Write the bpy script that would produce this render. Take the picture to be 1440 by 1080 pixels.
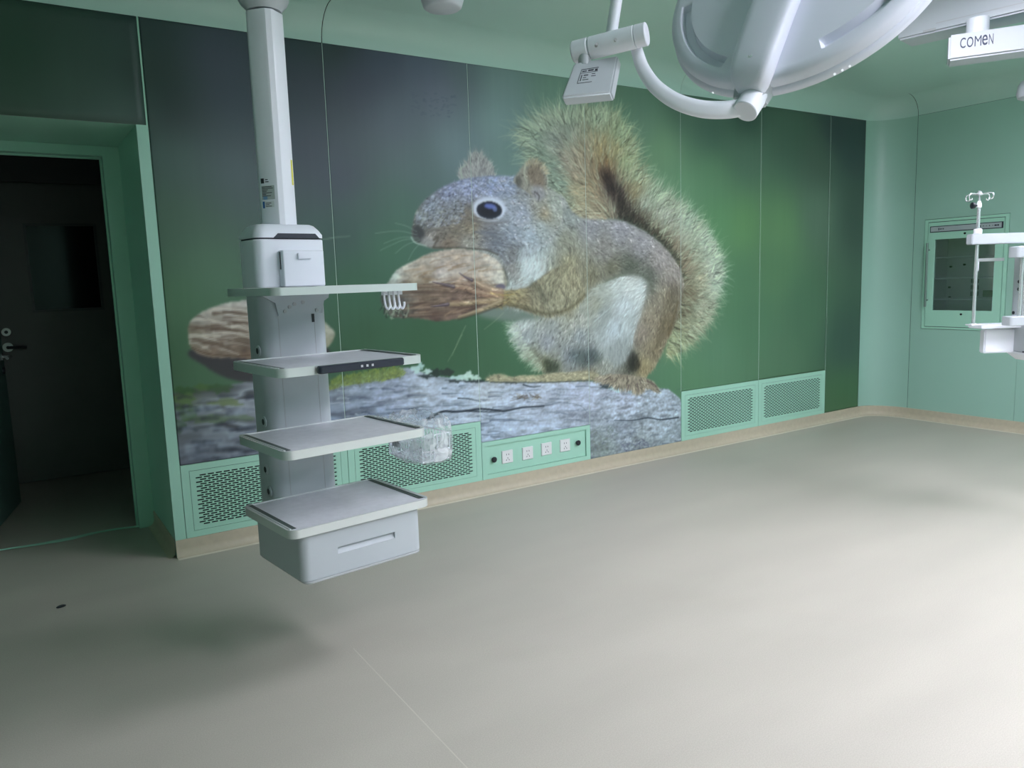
import bpy, bmesh, math
import numpy as np
from mathutils import Vector, Matrix

# ---------------------------------------------------------------- camera (pixel frame 1440 x 1080)
FPX, CAM_H = 1084.8306, 1.4
PITCH, ROLL, YAW = 0.136217, -0.032172, 0.577412
CAM_F = np.array([math.sin(YAW)*math.cos(PITCH), math.cos(YAW)*math.cos(PITCH), -math.sin(PITCH)])
_R = np.array([math.cos(YAW), -math.sin(YAW), 0.0]); _U = np.cross(_R, CAM_F)
CAM_R = math.cos(ROLL)*_R + math.sin(ROLL)*_U
CAM_U = -math.sin(ROLL)*_R + math.cos(ROLL)*_U
CAM_C = np.array([0.0, 0.0, CAM_H])
def ray(x, y): return CAM_F + CAM_R*((x-720.0)/FPX) + CAM_U*((540.0-y)/FPX)
def hit(x, y, ax, v):
    d = ray(x, y); return CAM_C + d*((v-CAM_C[ax])/d[ax])
def dep(x, y, t): return CAM_C + t*ray(x, y)
def depth_of(p): return float((np.asarray(p)-CAM_C) @ CAM_F)

scene = bpy.context.scene
for o in list(bpy.data.objects): bpy.data.objects.remove(o)
cam = bpy.data.cameras.new('camera'); cam.sensor_fit = 'HORIZONTAL'; cam.sensor_width = 36.0
cam.lens = FPX/1440.0*36.0; cam.clip_start = 0.02
cam_ob = bpy.data.objects.new('camera', cam); scene.collection.objects.link(cam_ob)
M = Matrix.Identity(4)
for i in range(3):
    M[i][0], M[i][1], M[i][2], M[i][3] = CAM_R[i], CAM_U[i], -CAM_F[i], CAM_C[i]
cam_ob.matrix_world = M; scene.camera = cam_ob

# ---------------------------------------------------------------- world, lamps of the room, exposure
world = bpy.data.worlds.new('world'); scene.world = world; world.use_nodes = True
world.node_tree.nodes['Background'].inputs[0].default_value = (0.55, 0.66, 0.70, 1)
world.node_tree.nodes['Background'].inputs[1].default_value = 0.0
vs = scene.view_settings
vs.view_transform = 'Standard'; vs.look = 'None'; vs.gamma = 1.0; vs.use_curve_mapping = False
vs.exposure = 0.12
LED_COLOR = (0.95, 0.92, 1.065, 1); LED_POWER = 22.5
# ceiling LED panels (x, y, length x, length y), all in the ceiling above and behind the camera
LED_PANELS = [(2.0, -0.4, .6, 1.2), (3.2, 1.6, .6, 1.2), (5.0, 1.1, .6, 1.2), (1.7, -2.1, .6, 1.2), (3.4, -0.9, .6, 1.2), (5.2, -1.6, .6, 1.2)]

# ---------------------------------------------------------------- room measures (metres)
WALL_Y, ZT, ZB, XR = 4.2449, 2.7057, 0.0927, 6.9088
XJ = [0.6845, 1.5984, 2.5122, 3.4197, 4.3295, 5.2363, 6.1478, 6.6632]
Y1 = 3.9075; CEIL = 2.875; COVE = 0.17
XL, YF = -1.45, -3.1
REC_Y, REC_X, SOFF = 4.95, 0.630, 2.20        # door recess: back plane, right reveal, soffit height
MURAL_GAIN = np.array([1.3, 1.24, 1.22])
# ---------------------------------------------------------------- materials
MATS = {}
def lin(c): return tuple((x/12.92 if x <= .04045 else ((x+.055)/1.055)**2.4) for x in c)
def mat(name, rgb, rough=.5, metal=0.0, spec=.5, var=.04, scale=6.0, bump=0.0, bscale=200.0, alpha=None):
    """rgb: linear base colour; a faint procedural mottling and optional fine relief"""
    if name in MATS: return MATS[name]
    m = bpy.data.materials.new(name); m.use_nodes = True; nt = m.node_tree; b = nt.nodes['Principled BSDF']
    b.inputs['Roughness'].default_value = rough; b.inputs['Metallic'].default_value = metal
    b.inputs['Specular IOR Level'].default_value = spec
    tc = nt.nodes.new('ShaderNodeTexCoord'); n = nt.nodes.new('ShaderNodeTexNoise')
    n.inputs['Scale'].default_value = scale; n.inputs['Detail'].default_value = 4
    nt.links.new(tc.outputs['Object'], n.inputs['Vector'])
    r = nt.nodes.new('ShaderNodeValToRGB')
    r.color_ramp.elements[0].position = .3; r.color_ramp.elements[1].position = .7
    r.color_ramp.elements[0].color = tuple(c*(1-var) for c in rgb) + (1,)
    r.color_ramp.elements[1].color = tuple(min(1, c*(1+var)) for c in rgb) + (1,)
    nt.links.new(n.outputs['Fac'], r.inputs['Fac']); nt.links.new(r.outputs['Color'], b.inputs['Base Color'])
    if bump:
        n2 = nt.nodes.new('ShaderNodeTexNoise'); n2.inputs['Scale'].default_value = bscale
        nt.links.new(tc.outputs['Object'], n2.inputs['Vector'])
        bp = nt.nodes.new('ShaderNodeBump'); bp.inputs['Strength'].default_value = bump; bp.inputs['Distance'].default_value = .002
        nt.links.new(n2.outputs['Fac'], bp.inputs['Height']); nt.links.new(bp.outputs['Normal'], b.inputs['Normal'])
    MATS[name] = m; return m
def emit(name, rgb, power):
    m = bpy.data.materials.new(name); m.use_nodes = True; nt = m.node_tree
    nt.nodes.remove(nt.nodes['Principled BSDF']); e = nt.nodes.new('ShaderNodeEmission')
    e.inputs[0].default_value = rgb; e.inputs[1].default_value = power
    nt.links.new(e.outputs[0], nt.nodes['Material Output'].inputs[0]); MATS[name] = m; return m
def clear(name, tint, gloss, rough, scale=None, lo=.06, hi=.7, bump=0.0):
    """thin clear sheet: transparent mixed with gloss; with a scale, crumpled folds catch the light"""
    m = bpy.data.materials.new(name); m.use_nodes = True; nt = m.node_tree
    nt.nodes.remove(nt.nodes['Principled BSDF'])
    tr = nt.nodes.new('ShaderNodeBsdfTransparent'); tr.inputs[0].default_value = tint
    gl = nt.nodes.new('ShaderNodeBsdfGlossy' if scale is None else 'ShaderNodeBsdfPrincipled')
    if scale is None: gl.inputs['Roughness'].default_value = rough
    else: gl.inputs['Base Color'].default_value = (.9, .93, .95, 1); gl.inputs['Roughness'].default_value = rough
    mx = nt.nodes.new('ShaderNodeMixShader')
    if scale is None:
        fr = nt.nodes.new('ShaderNodeFresnel'); fr.inputs[0].default_value = 1.5
        ma = nt.nodes.new('ShaderNodeMath'); ma.operation = 'MULTIPLY'; ma.inputs[1].default_value = gloss
        nt.links.new(fr.outputs[0], ma.inputs[0]); nt.links.new(ma.outputs[0], mx.inputs[0])
    else:
        tc = nt.nodes.new('ShaderNodeTexCoord'); n = nt.nodes.new('ShaderNodeTexNoise')
        n.inputs['Scale'].default_value = scale; n.inputs['Detail'].default_value = 6; n.inputs['Distortion'].default_value = 1.2
        nt.links.new(tc.outputs['Object'], n.inputs['Vector'])
        r = nt.nodes.new('ShaderNodeMapRange'); r.inputs[1].default_value = .42; r.inputs[2].default_value = .72; r.inputs[3].default_value = lo; r.inputs[4].default_value = hi
        nt.links.new(n.outputs['Fac'], r.inputs[0]); nt.links.new(r.outputs[0], mx.inputs[0])
        bp = nt.nodes.new('ShaderNodeBump'); bp.inputs['Strength'].default_value = bump; bp.inputs['Distance'].default_value = .01
        nt.links.new(n.outputs['Fac'], bp.inputs['Height']); nt.links.new(bp.outputs['Normal'], gl.inputs['Normal'])
    nt.links.new(tr.outputs[0], mx.inputs[1]); nt.links.new(gl.outputs[0], mx.inputs[2])
    nt.links.new(mx.outputs[0], nt.nodes['Material Output'].inputs[0]); MATS[name] = m; return m

# ---------------------------------------------------------------- mesh helpers
class MB:
    def __init__(s): s.v = []; s.f = []
    def add(s, v, f):
        o = len(s.v); s.v += [tuple(map(float, p)) for p in v]; s.f += [tuple(i+o for i in q) for q in f]; return s
    def box(s, x0, x1, y0, y1, z0, z1):
        return s.add([(x0,y0,z0),(x1,y0,z0),(x1,y1,z0),(x0,y1,z0),(x0,y0,z1),(x1,y0,z1),(x1,y1,z1),(x0,y1,z1)],
                     [(0,3,2,1),(4,5,6,7),(0,1,5,4),(1,2,6,5),(2,3,7,6),(3,0,4,7)])
    def rings(s, R, cap0=True, cap1=True, closed=True):
        n = len(R[0]); v = [p for r in R for p in r]; f = []
        for i in range(len(R)-1):
            for j in range(n if closed else n-1):
                a = i*n+j; b = i*n+(j+1) % n; f.append((a, b, b+n, a+n))
        if cap0: f.append(tuple(range(n-1, -1, -1)))
        if cap1: f.append(tuple(range((len(R)-1)*n, len(R)*n)))
        return s.add(v, f)
    def rprism(s, x0, x1, y0, y1, z0, z1, r, ch=.004, seg=5):
        """upright block with rounded vertical edges and small chamfers top and bottom"""
        def ring(ins, z):
            rr = max(r-ins, .0005); o = []
            for cx, cy, a0 in ((x1-ins-rr, y1-ins-rr, 0), (x0+ins+rr, y1-ins-rr, 90), (x0+ins+rr, y0+ins+rr, 180), (x1-ins-rr, y0+ins+rr, 270)):
                for k in range(seg+1):
                    a = math.radians(a0+90*k/seg); o.append((cx+rr*math.cos(a), cy+rr*math.sin(a), z))
            return o
        return s.rings([ring(ch, z0), ring(0, z0+ch), ring(0, z1-ch), ring(ch, z1)])
    def cyl(s, p0, p1, r, n=16, r1=None, ch=0.0):
        p0 = Vector(p0); p1 = Vector(p1); r1 = r if r1 is None else r1; d = (p1-p0).normalized()
        a = d.orthogonal().normalized(); b = d.cross(a)
        def ring(p, q): return [tuple(p+a*(q*math.cos(2*math.pi*k/n))+b*(q*math.sin(2*math.pi*k/n))) for k in range(n)]
        if ch: R = [ring(p0, r-ch), ring(p0+d*ch, r), ring(p1-d*ch, r1), ring(p1, r1-ch)]
        else: R = [ring(p0, r), ring(p1, r1)]
        return s.rings(R)
    def tube(s, pts, rx, ry=None, up=None, n=10):
        """sweep an ellipse (rx across, ry along up) along the points"""
        ry = ry or rx; P = [Vector(p) for p in pts]; R = []; pa = None
        for i, p in enumerate(P):
            t = (P[min(i+1, len(P)-1)]-P[max(i-1, 0)]).normalized()
            if up is not None: u = Vector(up); a = t.cross(u).normalized(); b = a.cross(t)
            else:
                a = (pa - t*pa.dot(t)).normalized() if pa is not None else t.orthogonal().normalized(); b = t.cross(a); pa = a
            R.append([tuple(p+a*(rx*math.cos(2*math.pi*k/n))+b*(ry*math.sin(2*math.pi*k/n))) for k in range(n)])
        return s.rings(R)
    def lathe(s, prof, c=(0,0,0), ax=(0,0,1), n=24):
        c = Vector(c); d = Vector(ax).normalized(); a = d.orthogonal().normalized(); b = d.cross(a)
        R = [[tuple(c+d*h+a*(r*math.cos(2*math.pi*k/n))+b*(r*math.sin(2*math.pi*k/n))) for k in range(n)] for r, h in prof]
        return s.rings(R)
    def hexa(s, q):  # 8 corners, bottom 4 then top 4
        return s.add(q, [(0,3,2,1),(4,5,6,7),(0,1,5,4),(1,2,6,5),(2,3,7,6),(3,0,4,7)])
    def build(s, name, m, parent=None, smooth=None, loc=None, bevel=0.0, fix=True):
        me = bpy.data.meshes.new(name)
        if loc is not None: s.v = [(p[0]-loc[0], p[1]-loc[1], p[2]-loc[2]) for p in s.v]
        me.from_pydata(s.v, [], s.f); me.update()
        if fix or bevel:
            bm = bmesh.new(); bm.from_mesh(me)
            if bevel:
                bmesh.ops.bevel(bm, geom=list(bm.edges), offset=bevel, segments=2, affect='EDGES', clamp_overlap=True)
            bmesh.ops.recalc_face_normals(bm, faces=bm.faces); bm.to_mesh(me); bm.free()
        if smooth is not None:
            me.polygons.foreach_set('use_smooth', [True]*len(me.polygons)); me.set_sharp_from_angle(angle=math.radians(smooth))
        me.materials.append(m if not isinstance(m, str) else MATS[m])
        o = bpy.data.objects.new(name, me); scene.collection.objects.link(o)
        if parent is not None: o.parent = parent
        elif loc is not None: o.location = loc
        return o
def cut(o, mb):
    """carve the solid mb out of object o"""
    c = mb.build('cutter', o.data.materials[0], o.parent); m = o.modifiers.new('cut', 'BOOLEAN'); m.object = c; m.operation = 'DIFFERENCE'; m.solver = 'EXACT'
    bpy.context.view_layer.update()
    me = bpy.data.meshes.new_from_object(o.evaluated_get(bpy.context.evaluated_depsgraph_get())); o.modifiers.clear(); o.data = me
    bpy.data.objects.remove(c); me.set_sharp_from_angle(angle=math.radians(35)); return o
def tag(o, label=None, cat=None, group=None, kind=None):
    for k, v in (('label', label), ('category', cat), ('group', group), ('kind', kind)):
        if v: o[k] = v
    return o
def thing(name, label, cat, loc=(0,0,0), rz=0.0, group=None, kind=None):
    o = bpy.data.objects.new(name, None); o.empty_display_size = .1; scene.collection.objects.link(o)
    o.location = tuple(map(float, loc)); o.rotation_euler = (0, 0, rz); return tag(o, label, cat, group, kind)
def struct(o, label=None): return tag(o, label, kind='structure')
def copy_tree(o, parent=None):
    c = o.copy(); scene.collection.objects.link(c); c.parent = parent
    for ch in list(o.children): copy_tree(ch, c)
    return c
def spline(P, n=8):
    P = [np.asarray(p, float) for p in P]; q = [2*P[0]-P[1]] + P + [2*P[-1]-P[-2]]; out = []
    for i in range(1, len(q)-2):
        a, b, c, d = q[i-1:i+3]
        for t in np.arange(n)/n: out.append(.5*((2*b)+(c-a)*t+(2*a-5*b+4*c-d)*t*t+(3*b-a-3*c+d)*t**3))
    return out + [P[-1]]
def text_mesh(body, size, ext=.0004, bold=0.0):
    cu = bpy.data.curves.new('text', 'FONT'); cu.body = body; cu.size = size; cu.extrude = ext; cu.offset = bold; cu.align_x = 'LEFT'
    o = bpy.data.objects.new('text', cu); scene.collection.objects.link(o)
    me = bpy.data.meshes.new_from_object(o.evaluated_get(bpy.context.evaluated_depsgraph_get()))
    bpy.data.objects.remove(o); bpy.data.curves.remove(cu); return me
# ---------------------------------------------------------------- mural print
# The print is painted into a small raster in the plane of the wall (X to the right, Z up);
# the colours end up as colour attributes on the printed panels.
def px_to_wall(x, y):
    d = CAM_F + CAM_R * ((x - 720.0) / FPX) + CAM_U * ((540.0 - y) / FPX)
    t = WALL_Y / d[1]
    return t * d[0], CAM_H + t * d[2]

class Mural:
    def __init__(s, x0, x1, z0, z1, res):
        s.x0, s.z1, s.res = x0, z1, res
        s.nx = int(round((x1 - x0) * res)) + 1
        s.ny = int(round((z1 - z0) * res)) + 1
        s.img = np.zeros((s.ny, s.nx, 3), np.float32)
        s.rng = np.random.default_rng(11)
        s.gy, s.gx = np.mgrid[0:s.ny, 0:s.nx].astype(np.float32)
    def P(s, pts):
        out = []
        for x, y in pts:
            X, Z = px_to_wall(x, y)
            out.append(((X - s.x0) * s.res, (s.z1 - Z) * s.res))
        return np.array(out, np.float32)
    def smooth(s, pts, n=6, closed=True):
        p = np.asarray(pts, np.float32)
        if closed: q = np.vstack([p[-1:], p, p[:2]])
        else: q = np.vstack([2*p[:1]-p[1:2], p, 2*p[-1:]-p[-2:-1]])
        out = []
        for i in range(1, len(q) - 2):
            a, b, c, d = q[i-1], q[i], q[i+1], q[i+2]
            for t in np.arange(n) / n:
                out.append(.5*((2*b)+(c-a)*t+(2*a-5*b+4*c-d)*t*t+(3*b-a-3*c+d)*t**3))
        if not closed: out.append(p[-1])
        return np.array(out, np.float32)
    def blur(s, a, sg):
        if sg <= 0.05: return a
        k = int(max(1, round(sg * 3))); x = np.arange(-k, k + 1)
        w = np.exp(-x * x / (2.0 * sg * sg)); w = (w / w.sum()).astype(np.float32)
        def one(b, ax):
            pad = [(0, 0)] * b.ndim; pad[ax] = (k, k)
            e = np.pad(b, pad, mode='edge'); n = b.shape[ax]; o = np.zeros_like(b)
            for i in range(2 * k + 1):
                sl = [slice(None)] * b.ndim; sl[ax] = slice(i, i + n)
                o += w[i] * e[tuple(sl)]
            return o
        return one(one(a, 0), 1)
    def mask(s, pts, soft=1.0, curve=True):
        p = s.P(pts)
        if curve: p = s.smooth(p)
        m = np.zeros((s.ny, s.nx), np.float32)
        xa, ya = np.maximum(np.floor(p.min(0)).astype(int) - 2, 0)
        xb, yb = np.ceil(p.max(0)).astype(int) + 3
        gx = s.gx[ya:yb, xa:xb]; gy = s.gy[ya:yb, xa:xb]
        ins = np.zeros(gx.shape, bool)
        for (ax, ay), (bx, by) in zip(p, np.roll(p, -1, 0)):
            if ay == by: continue
            c = ((gy >= min(ay, by)) & (gy < max(ay, by)))
            ins ^= c & (gx < ax + (gy - ay) * (bx - ax) / (by - ay))
        m[ya:yb, xa:xb] = ins
        return s.blur(m, soft)
    def field(s, samples, power=2.4, eps=3.0, step=4):
        """smooth colour / vector field through scattered photo-pixel samples"""
        p = s.P([(a[0], a[1]) for a in samples])
        v = np.array([a[2] for a in samples], np.float32)
        gx = s.gx[::step, ::step]; gy = s.gy[::step, ::step]
        num = np.zeros(gx.shape + (v.shape[1],), np.float32); den = np.zeros(gx.shape, np.float32)
        for (x, y), c in zip(p, v):
            w = 1.0 / ((gx - x) ** 2 + (gy - y) ** 2 + eps * eps) ** (power / 2)
            num += w[..., None] * c; den += w
        f = num / den[..., None]
        iy = np.clip(s.gy / step, 0, gx.shape[0] - 1.001); ix = np.clip(s.gx / step, 0, gx.shape[1] - 1.001)
        y0 = iy.astype(int); x0 = ix.astype(int); fy = (iy - y0)[..., None]; fx = (ix - x0)[..., None]
        y1 = np.minimum(y0 + 1, gx.shape[0] - 1); x1 = np.minimum(x0 + 1, gx.shape[1] - 1)
        return (f[y0, x0]*(1-fy)*(1-fx) + f[y0, x1]*(1-fy)*fx + f[y1, x0]*fy*(1-fx) + f[y1, x1]*fy*fx)
    def lay(s, m, col, a=1.0):
        w = (m * a)[..., None]
        s.img = s.img * (1 - w) + np.asarray(col, np.float32) * w
    def mul(s, m, k):
        s.img = s.img * (1 + m[..., None] * (np.asarray(k, np.float32) - 1))
    def noise(s, sx, sy):
        n = s.rng.standard_normal((s.ny, s.nx)).astype(np.float32)
        k = lambda a, g: a
        for ax, sg in ((1, sx), (0, sy)):
            if sg > .2:
                f = np.fft.rfftfreq(n.shape[ax]); g = np.exp(-2 * (np.pi * f * sg) ** 2)
                sh = [1, 1]; sh[ax] = len(g)
                n = np.fft.irfft(np.fft.rfft(n, axis=ax) * g.reshape(sh), n.shape[ax], axis=ax)
        return (n / n.std()).astype(np.float32)
    def splat(s, x, y, c, w, cover=1.0):
        """accumulate coloured dots (arrays) and composite them"""
        acc = np.zeros((s.ny * s.nx, 3), np.float64); aw = np.zeros(s.ny * s.nx, np.float64)
        xf = np.floor(x).astype(int); yf = np.floor(y).astype(int)
        for dx in (0, 1):
            for dy in (0, 1):
                X = xf + dx; Y = yf + dy
                ww = w * np.abs(1 - dx - (x - xf)) * np.abs(1 - dy - (y - yf))
                ok = (X >= 0) & (X < s.nx) & (Y >= 0) & (Y < s.ny)
                i = (Y * s.nx + X)[ok]; wk = ww[ok]
                aw += np.bincount(i, wk, s.ny * s.nx)
                for k in range(3): acc[:, k] += np.bincount(i, wk * c[ok, k], s.ny * s.nx)
        a = np.clip(aw * cover, 0, 1).astype(np.float32).reshape(s.ny, s.nx)
        col = (acc / np.maximum(aw, 1e-6)[:, None]).astype(np.float32).reshape(s.ny, s.nx, 3)
        s.img = s.img * (1 - a[..., None]) + col * a[..., None]
    def fur(s, m, n, length, dirs, jit=.3, alpha=.7, spread=.35, colf=None, tint=None, lift=1.0):
        """n hairs rooted where the mask m is set; dirs: (px, py, (dx, dy)) in photo pixels"""
        d = []
        for x, y, (dx, dy) in dirs:
            a, b = s.P([(x, y), (x + dx * .2, y + dy * .2)]); v = b - a; d.append((x, y, v / (np.hypot(*v) + 1e-6)))
        F = s.field(d, step=6)
        idx = np.flatnonzero(m.ravel() > .4)
        i = s.rng.choice(idx, n); ry = (i // s.nx) + s.rng.random(n); rx = (i % s.nx) + s.rng.random(n)
        v = F.reshape(-1, 2)[i]; ang = np.arctan2(v[:, 1], v[:, 0]) + s.rng.normal(0, spread, n)
        L = length * s.res / 190.0 * s.rng.uniform(.5, 1.3, n)
        src = (s.img if colf is None else colf).reshape(-1, 3)[i]
        c = src * (1 + s.rng.normal(0, jit, n))[:, None].clip(.3, 1.9) * lift
        if tint is not None:
            k = (s.rng.random(n) ** 2)[:, None]; c = c * (1 - k) + np.asarray(tint) * k
        c = np.clip(c, 0.02, .95)
        M = max(3, int(length * s.res / 190.0 * 1.3))
        t = np.linspace(0, 1, M)[None]
        bend = s.rng.normal(0, .25, n)[:, None]
        X = rx[:, None] + L[:, None] * t * np.cos(ang[:, None] + bend * t)
        Y = ry[:, None] + L[:, None] * t * np.sin(ang[:, None] + bend * t)
        w = alpha * (1 - .75 * t) * np.ones_like(X)
        s.splat(X.ravel(), Y.ravel(), np.repeat(c, M, 0), w.ravel())
    def stroke(s, pts, w0, w1, col, alpha=1.0, soft=.5):
        p = s.smooth(s.P(pts), 10, False); seg = np.r_[0, np.cumsum(np.hypot(*np.diff(p, axis=0).T))]
        n = max(8, int(seg[-1] * 2)); u = np.linspace(0, seg[-1], n)
        X = np.interp(u, seg, p[:, 0]); Y = np.interp(u, seg, p[:, 1]); k = s.res / 190.0
        R = np.linspace(w0, w1, n) * k * .5
        xa, xb = int(max(0, X.min() - 8)), int(X.max() + 9); ya, yb = int(max(0, Y.min() - 8)), int(Y.max() + 9)
        gx = s.gx[ya:yb, xa:xb]; gy = s.gy[ya:yb, xa:xb]
        if gx.size == 0: return
        m = np.zeros(gx.shape, np.float32)
        for x, y, r in zip(X, Y, R):
            m = np.maximum(m, np.clip((r + soft - np.hypot(gx - x, gy - y)) / (2 * soft), 0, 1))
        m = (m * alpha)[..., None]
        s.img[ya:yb, xa:xb] = s.img[ya:yb, xa:xb] * (1 - m) + np.asarray(col, np.float32) * m

def c8(r, g, b): return (r / 255.0, g / 255.0, b / 255.0)

def grey(f, k):
    l = f.mean(-1, keepdims=True)
    return l + (f - l) * k

def paint_mural(x0, x1, z0, z1, res):
    s = Mural(x0, x1, z0, z1, res); rng = s.rng; k = res / 190.0
    # --- out-of-focus background
    bg = [(100,60,(52,84,72)),(20,80,(42,82,62)),(100,130,(58,92,78)),(170,155,(64,98,88)),(10,150,(52,86,68)),(-60,100,(44,80,62)),(180,60,(54,86,78)),(200,40,(42,66,68)),(215,100,(40,66,60)),(300,75,(62,76,94)),(250,150,(42,66,66)),(320,140,(54,72,88)),(250,230,(64,102,92)),
          (330,230,(74,102,106)),(330,180,(62,84,92)),(430,110,(50,66,82)),(425,60,(42,66,72)),(500,110,(54,68,90)),(470,75,(40,64,64)),(540,85,(60,76,98)),(600,100,(74,92,116)),
          (250,300,(64,110,84)),(250,420,(68,122,82)),(290,380,(70,122,88)),(300,500,(66,116,78)),(260,510,(62,112,74)),(480,250,(60,80,96)),(480,330,(52,92,84)),(500,400,(50,108,76)),(520,480,(46,100,64)),
          (420,200,(58,76,92)),(560,170,(70,96,110)),(620,130,(92,110,132)),(580,230,(70,108,108)),(640,200,(94,130,138)),(650,110,(84,108,118)),(700,120,(104,142,140)),(700,170,(108,150,148)),(710,230,(96,138,132)),
          (560,290,(60,114,94)),(545,340,(54,116,84)),(520,300,(56,98,88)),(640,500,(46,98,62)),(600,480,(44,98,60)),(700,500,(50,104,66)),(720,480,(56,112,74)),
          (780,140,(98,145,125)),(900,150,(86,135,110)),(900,180,(94,142,112)),(930,210,(98,152,106)),(960,150,(66,110,88)),(1000,180,(60,104,84)),(1000,250,(82,142,96)),(1050,160,(48,88,72)),(1050,220,(72,118,92)),
          (960,270,(90,150,104)),(1010,310,(80,146,90)),(1045,315,(84,148,84)),(1100,320,(84,142,86)),(1090,380,(74,130,82)),(1110,200,(62,104,82)),(1150,230,(68,104,84)),(1180,180,(46,74,74)),(1205,200,(46,76,74)),
          (1205,300,(56,92,76)),(1150,300,(82,124,98)),(1130,430,(64,116,80)),(1190,480,(50,90,72)),(1055,450,(66,122,82)),(1000,500,(76,132,94)),(1100,510,(72,124,86)),(1185,560,(60,114,68)),(1040,400,(70,128,84)),(980,530,(76,136,92))]
    s.img = s.field([(a, b, c8(*c)) for a, b, c in bg], power=3.2, eps=14)
    s.img = s.blur(s.img, 9 * k)
    s.img = grey(s.img, .70)
    s.img *= (1 + .004 * s.noise(1.5, 30))[..., None] * (1 + .012 * s.noise(40, 40))[..., None]
    for _ in range(60):                       # faint dark flecks near the top of the second panel
        a, b = rng.uniform(578, 640), rng.uniform(130, 165)
        s.stroke([(a, b), (a + rng.uniform(1, 4), b + rng.uniform(-1, 1))], 1.2, 1.0, c8(60, 78, 98), .35)
    # --- the log: pale blue-grey weathered wood
    top_edge = [(236,556),(250,551),(268,546),(300,546),(330,540),(352,536),(400,533),(440,541),(463,543),(490,533),(520,526),(556,520),(572,517),(584,519),(592,523),(604,527),(622,530),(640,532),(660,535),(690,537),(740,537),(800,536),(830,536),(860,540),(910,545),(940,547),(956,560),(964,575)]
    log = s.mask(top_edge + [(970,700),(800,760),(200,860),(190,700)], .7 * k, curve=False)
    lf = [(255,600,(96,108,120)),(300,600,(120,135,152)),(340,570,(140,155,175)),(300,560,(118,132,140)),(280,640,(92,104,128)),(340,640,(120,135,158)),(260,560,(80,100,80)),(480,560,(120,140,165)),(480,600,(122,148,188)),
          (550,560,(138,160,192)),(600,545,(158,182,206)),(540,600,(130,158,200)),(650,560,(150,178,205)),(700,600,(152,182,214)),(760,560,(160,182,208)),(760,600,(155,182,212)),(820,560,(158,178,208)),(680,550,(166,188,206)),
          (880,560,(160,180,208)),(930,570,(158,182,206)),(870,600,(148,172,196)),(940,600,(150,175,195)),(850,630,(126,148,150)),(940,620,(140,165,180)),(900,625,(130,150,158))]
    lc = s.field([(a, b, c8(*c)) for a, b, c in lf], eps=8)
    n1 = s.noise(9*k, 2.2*k); n2 = s.noise(3.5*k, 1.1*k); n3 = s.noise(26*k, 6*k); n4 = s.noise(1.0*k, .8*k)
    blurL = np.clip((s.P([(470, 560)])[0, 0] - s.gx) / (120 * k) + .5, 0, 1)     # left end is out of focus
    tex = (.05*n3 + .05*n1*(.6+1.4*blurL) + .05*n2*(1-.7*blurL) + .035*n4*(1-blurL))
    lc = lc * (1 + tex)[..., None]
    dark = np.clip(n1 * .7 + n3 * .8 - 1.15, 0, 1.2); lc = lc * (1 - (.25 + .3*blurL) * np.clip(dark, 0, 1))[..., None]
    xr = np.clip((s.gx - s.P([(815, 560)])[0, 0]) / (60 * k), 0, 1)            # finer, rougher bark to the right
    lc = lc * (1 + (xr * (.05 * s.noise(1.3*k, 1.0*k) - .12 * np.clip(s.noise(3*k, 2.2*k) - 1.2, 0, 1.5))))[..., None]
    s.lay(log, np.clip(grey(lc, .7)*np.array([1.0, 1.0, .985], np.float32), .08, .9))
    def patch(cx, cy, rx, ry, col, a, rag=.6):
        p = []
        for t in np.linspace(0, 2*np.pi, 15)[:-1]:
            r = 1 + rng.uniform(-rag, rag) * .6; p.append((cx + rx*r*np.cos(t), cy + ry*r*np.sin(t)))
        s.lay(s.mask(p, .6 * k), col, a)
    for cx, cy, rx, ry, c, a in [(262,549,16,6,(58,92,56),.9),(285,545,14,5,(72,104,58),.8),(310,547,18,6,(60,90,58),.8),(260,562,14,9,(84,116,62),.7),(262,580,16,10,(62,96,52),.7),(250,600,10,8,(50,76,50),.7),(318,566,22,5,(96,120,60),.6),(290,590,26,6,(84,112,70),.55),(330,588,22,5,(90,118,80),.5)]:
        patch(cx, cy, rx, ry, c8(*c), a)
    for _ in range(55):                       # blurred dark furrows on the left end
        a = rng.uniform(245, 350); b = rng.uniform(556, 648); w = rng.uniform(8, 34)
        s.stroke([(a, b), (a + w*.5, b - rng.uniform(0, 3)), (a + w, b + rng.uniform(-3, 1))], rng.uniform(2, 5), 1, c8(46, 54, 66), rng.uniform(.3, .7), 1.8)
    for _ in range(45):
        a = rng.uniform(245, 345); b = rng.uniform(560, 648); w = rng.uniform(8, 30)
        s.stroke([(a, b), (a + w, b - 2)], rng.uniform(2, 5), 1, c8(166, 184, 204), rng.uniform(.2, .4), 2.0)
    moss = s.mask([(462,548),(470,534),(500,527),(530,521),(560,518),(566,528),(540,534),(510,538),(480,542)], 1.0*k)
    s.lay(moss, c8(84, 108, 66), .8)
    s.fur(moss, int(1500), 5, [(500, 530, (.3, -1)), (550, 525, (-.2, -1))], jit=.35, spread=1.0, tint=c8(150, 170, 70))
    for _ in range(560):                      # lichen wrinkles and bark furrows
        a = rng.uniform(462, 955); b = rng.uniform(543, 655); w = rng.uniform(5, 34) * (1.0 if a < 815 else .4)
        d = rng.uniform(-2.5, 1.5)
        dk = rng.random() < .55
        s.stroke([(a, b), (a + w*.4, b + d*.3 + rng.uniform(-1.5, 1.5)), (a + w, b + d)], rng.uniform(.8, 2.4), .5,
                 c8(62, 76, 96) if dk else c8(204, 222, 236), rng.uniform(.3, .8) * (1.0 if a < 700 else .7), .7)
    s.img = np.where(log[..., None] > .02, s.img, s.img)
    crack = c8(34, 46, 56)
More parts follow.
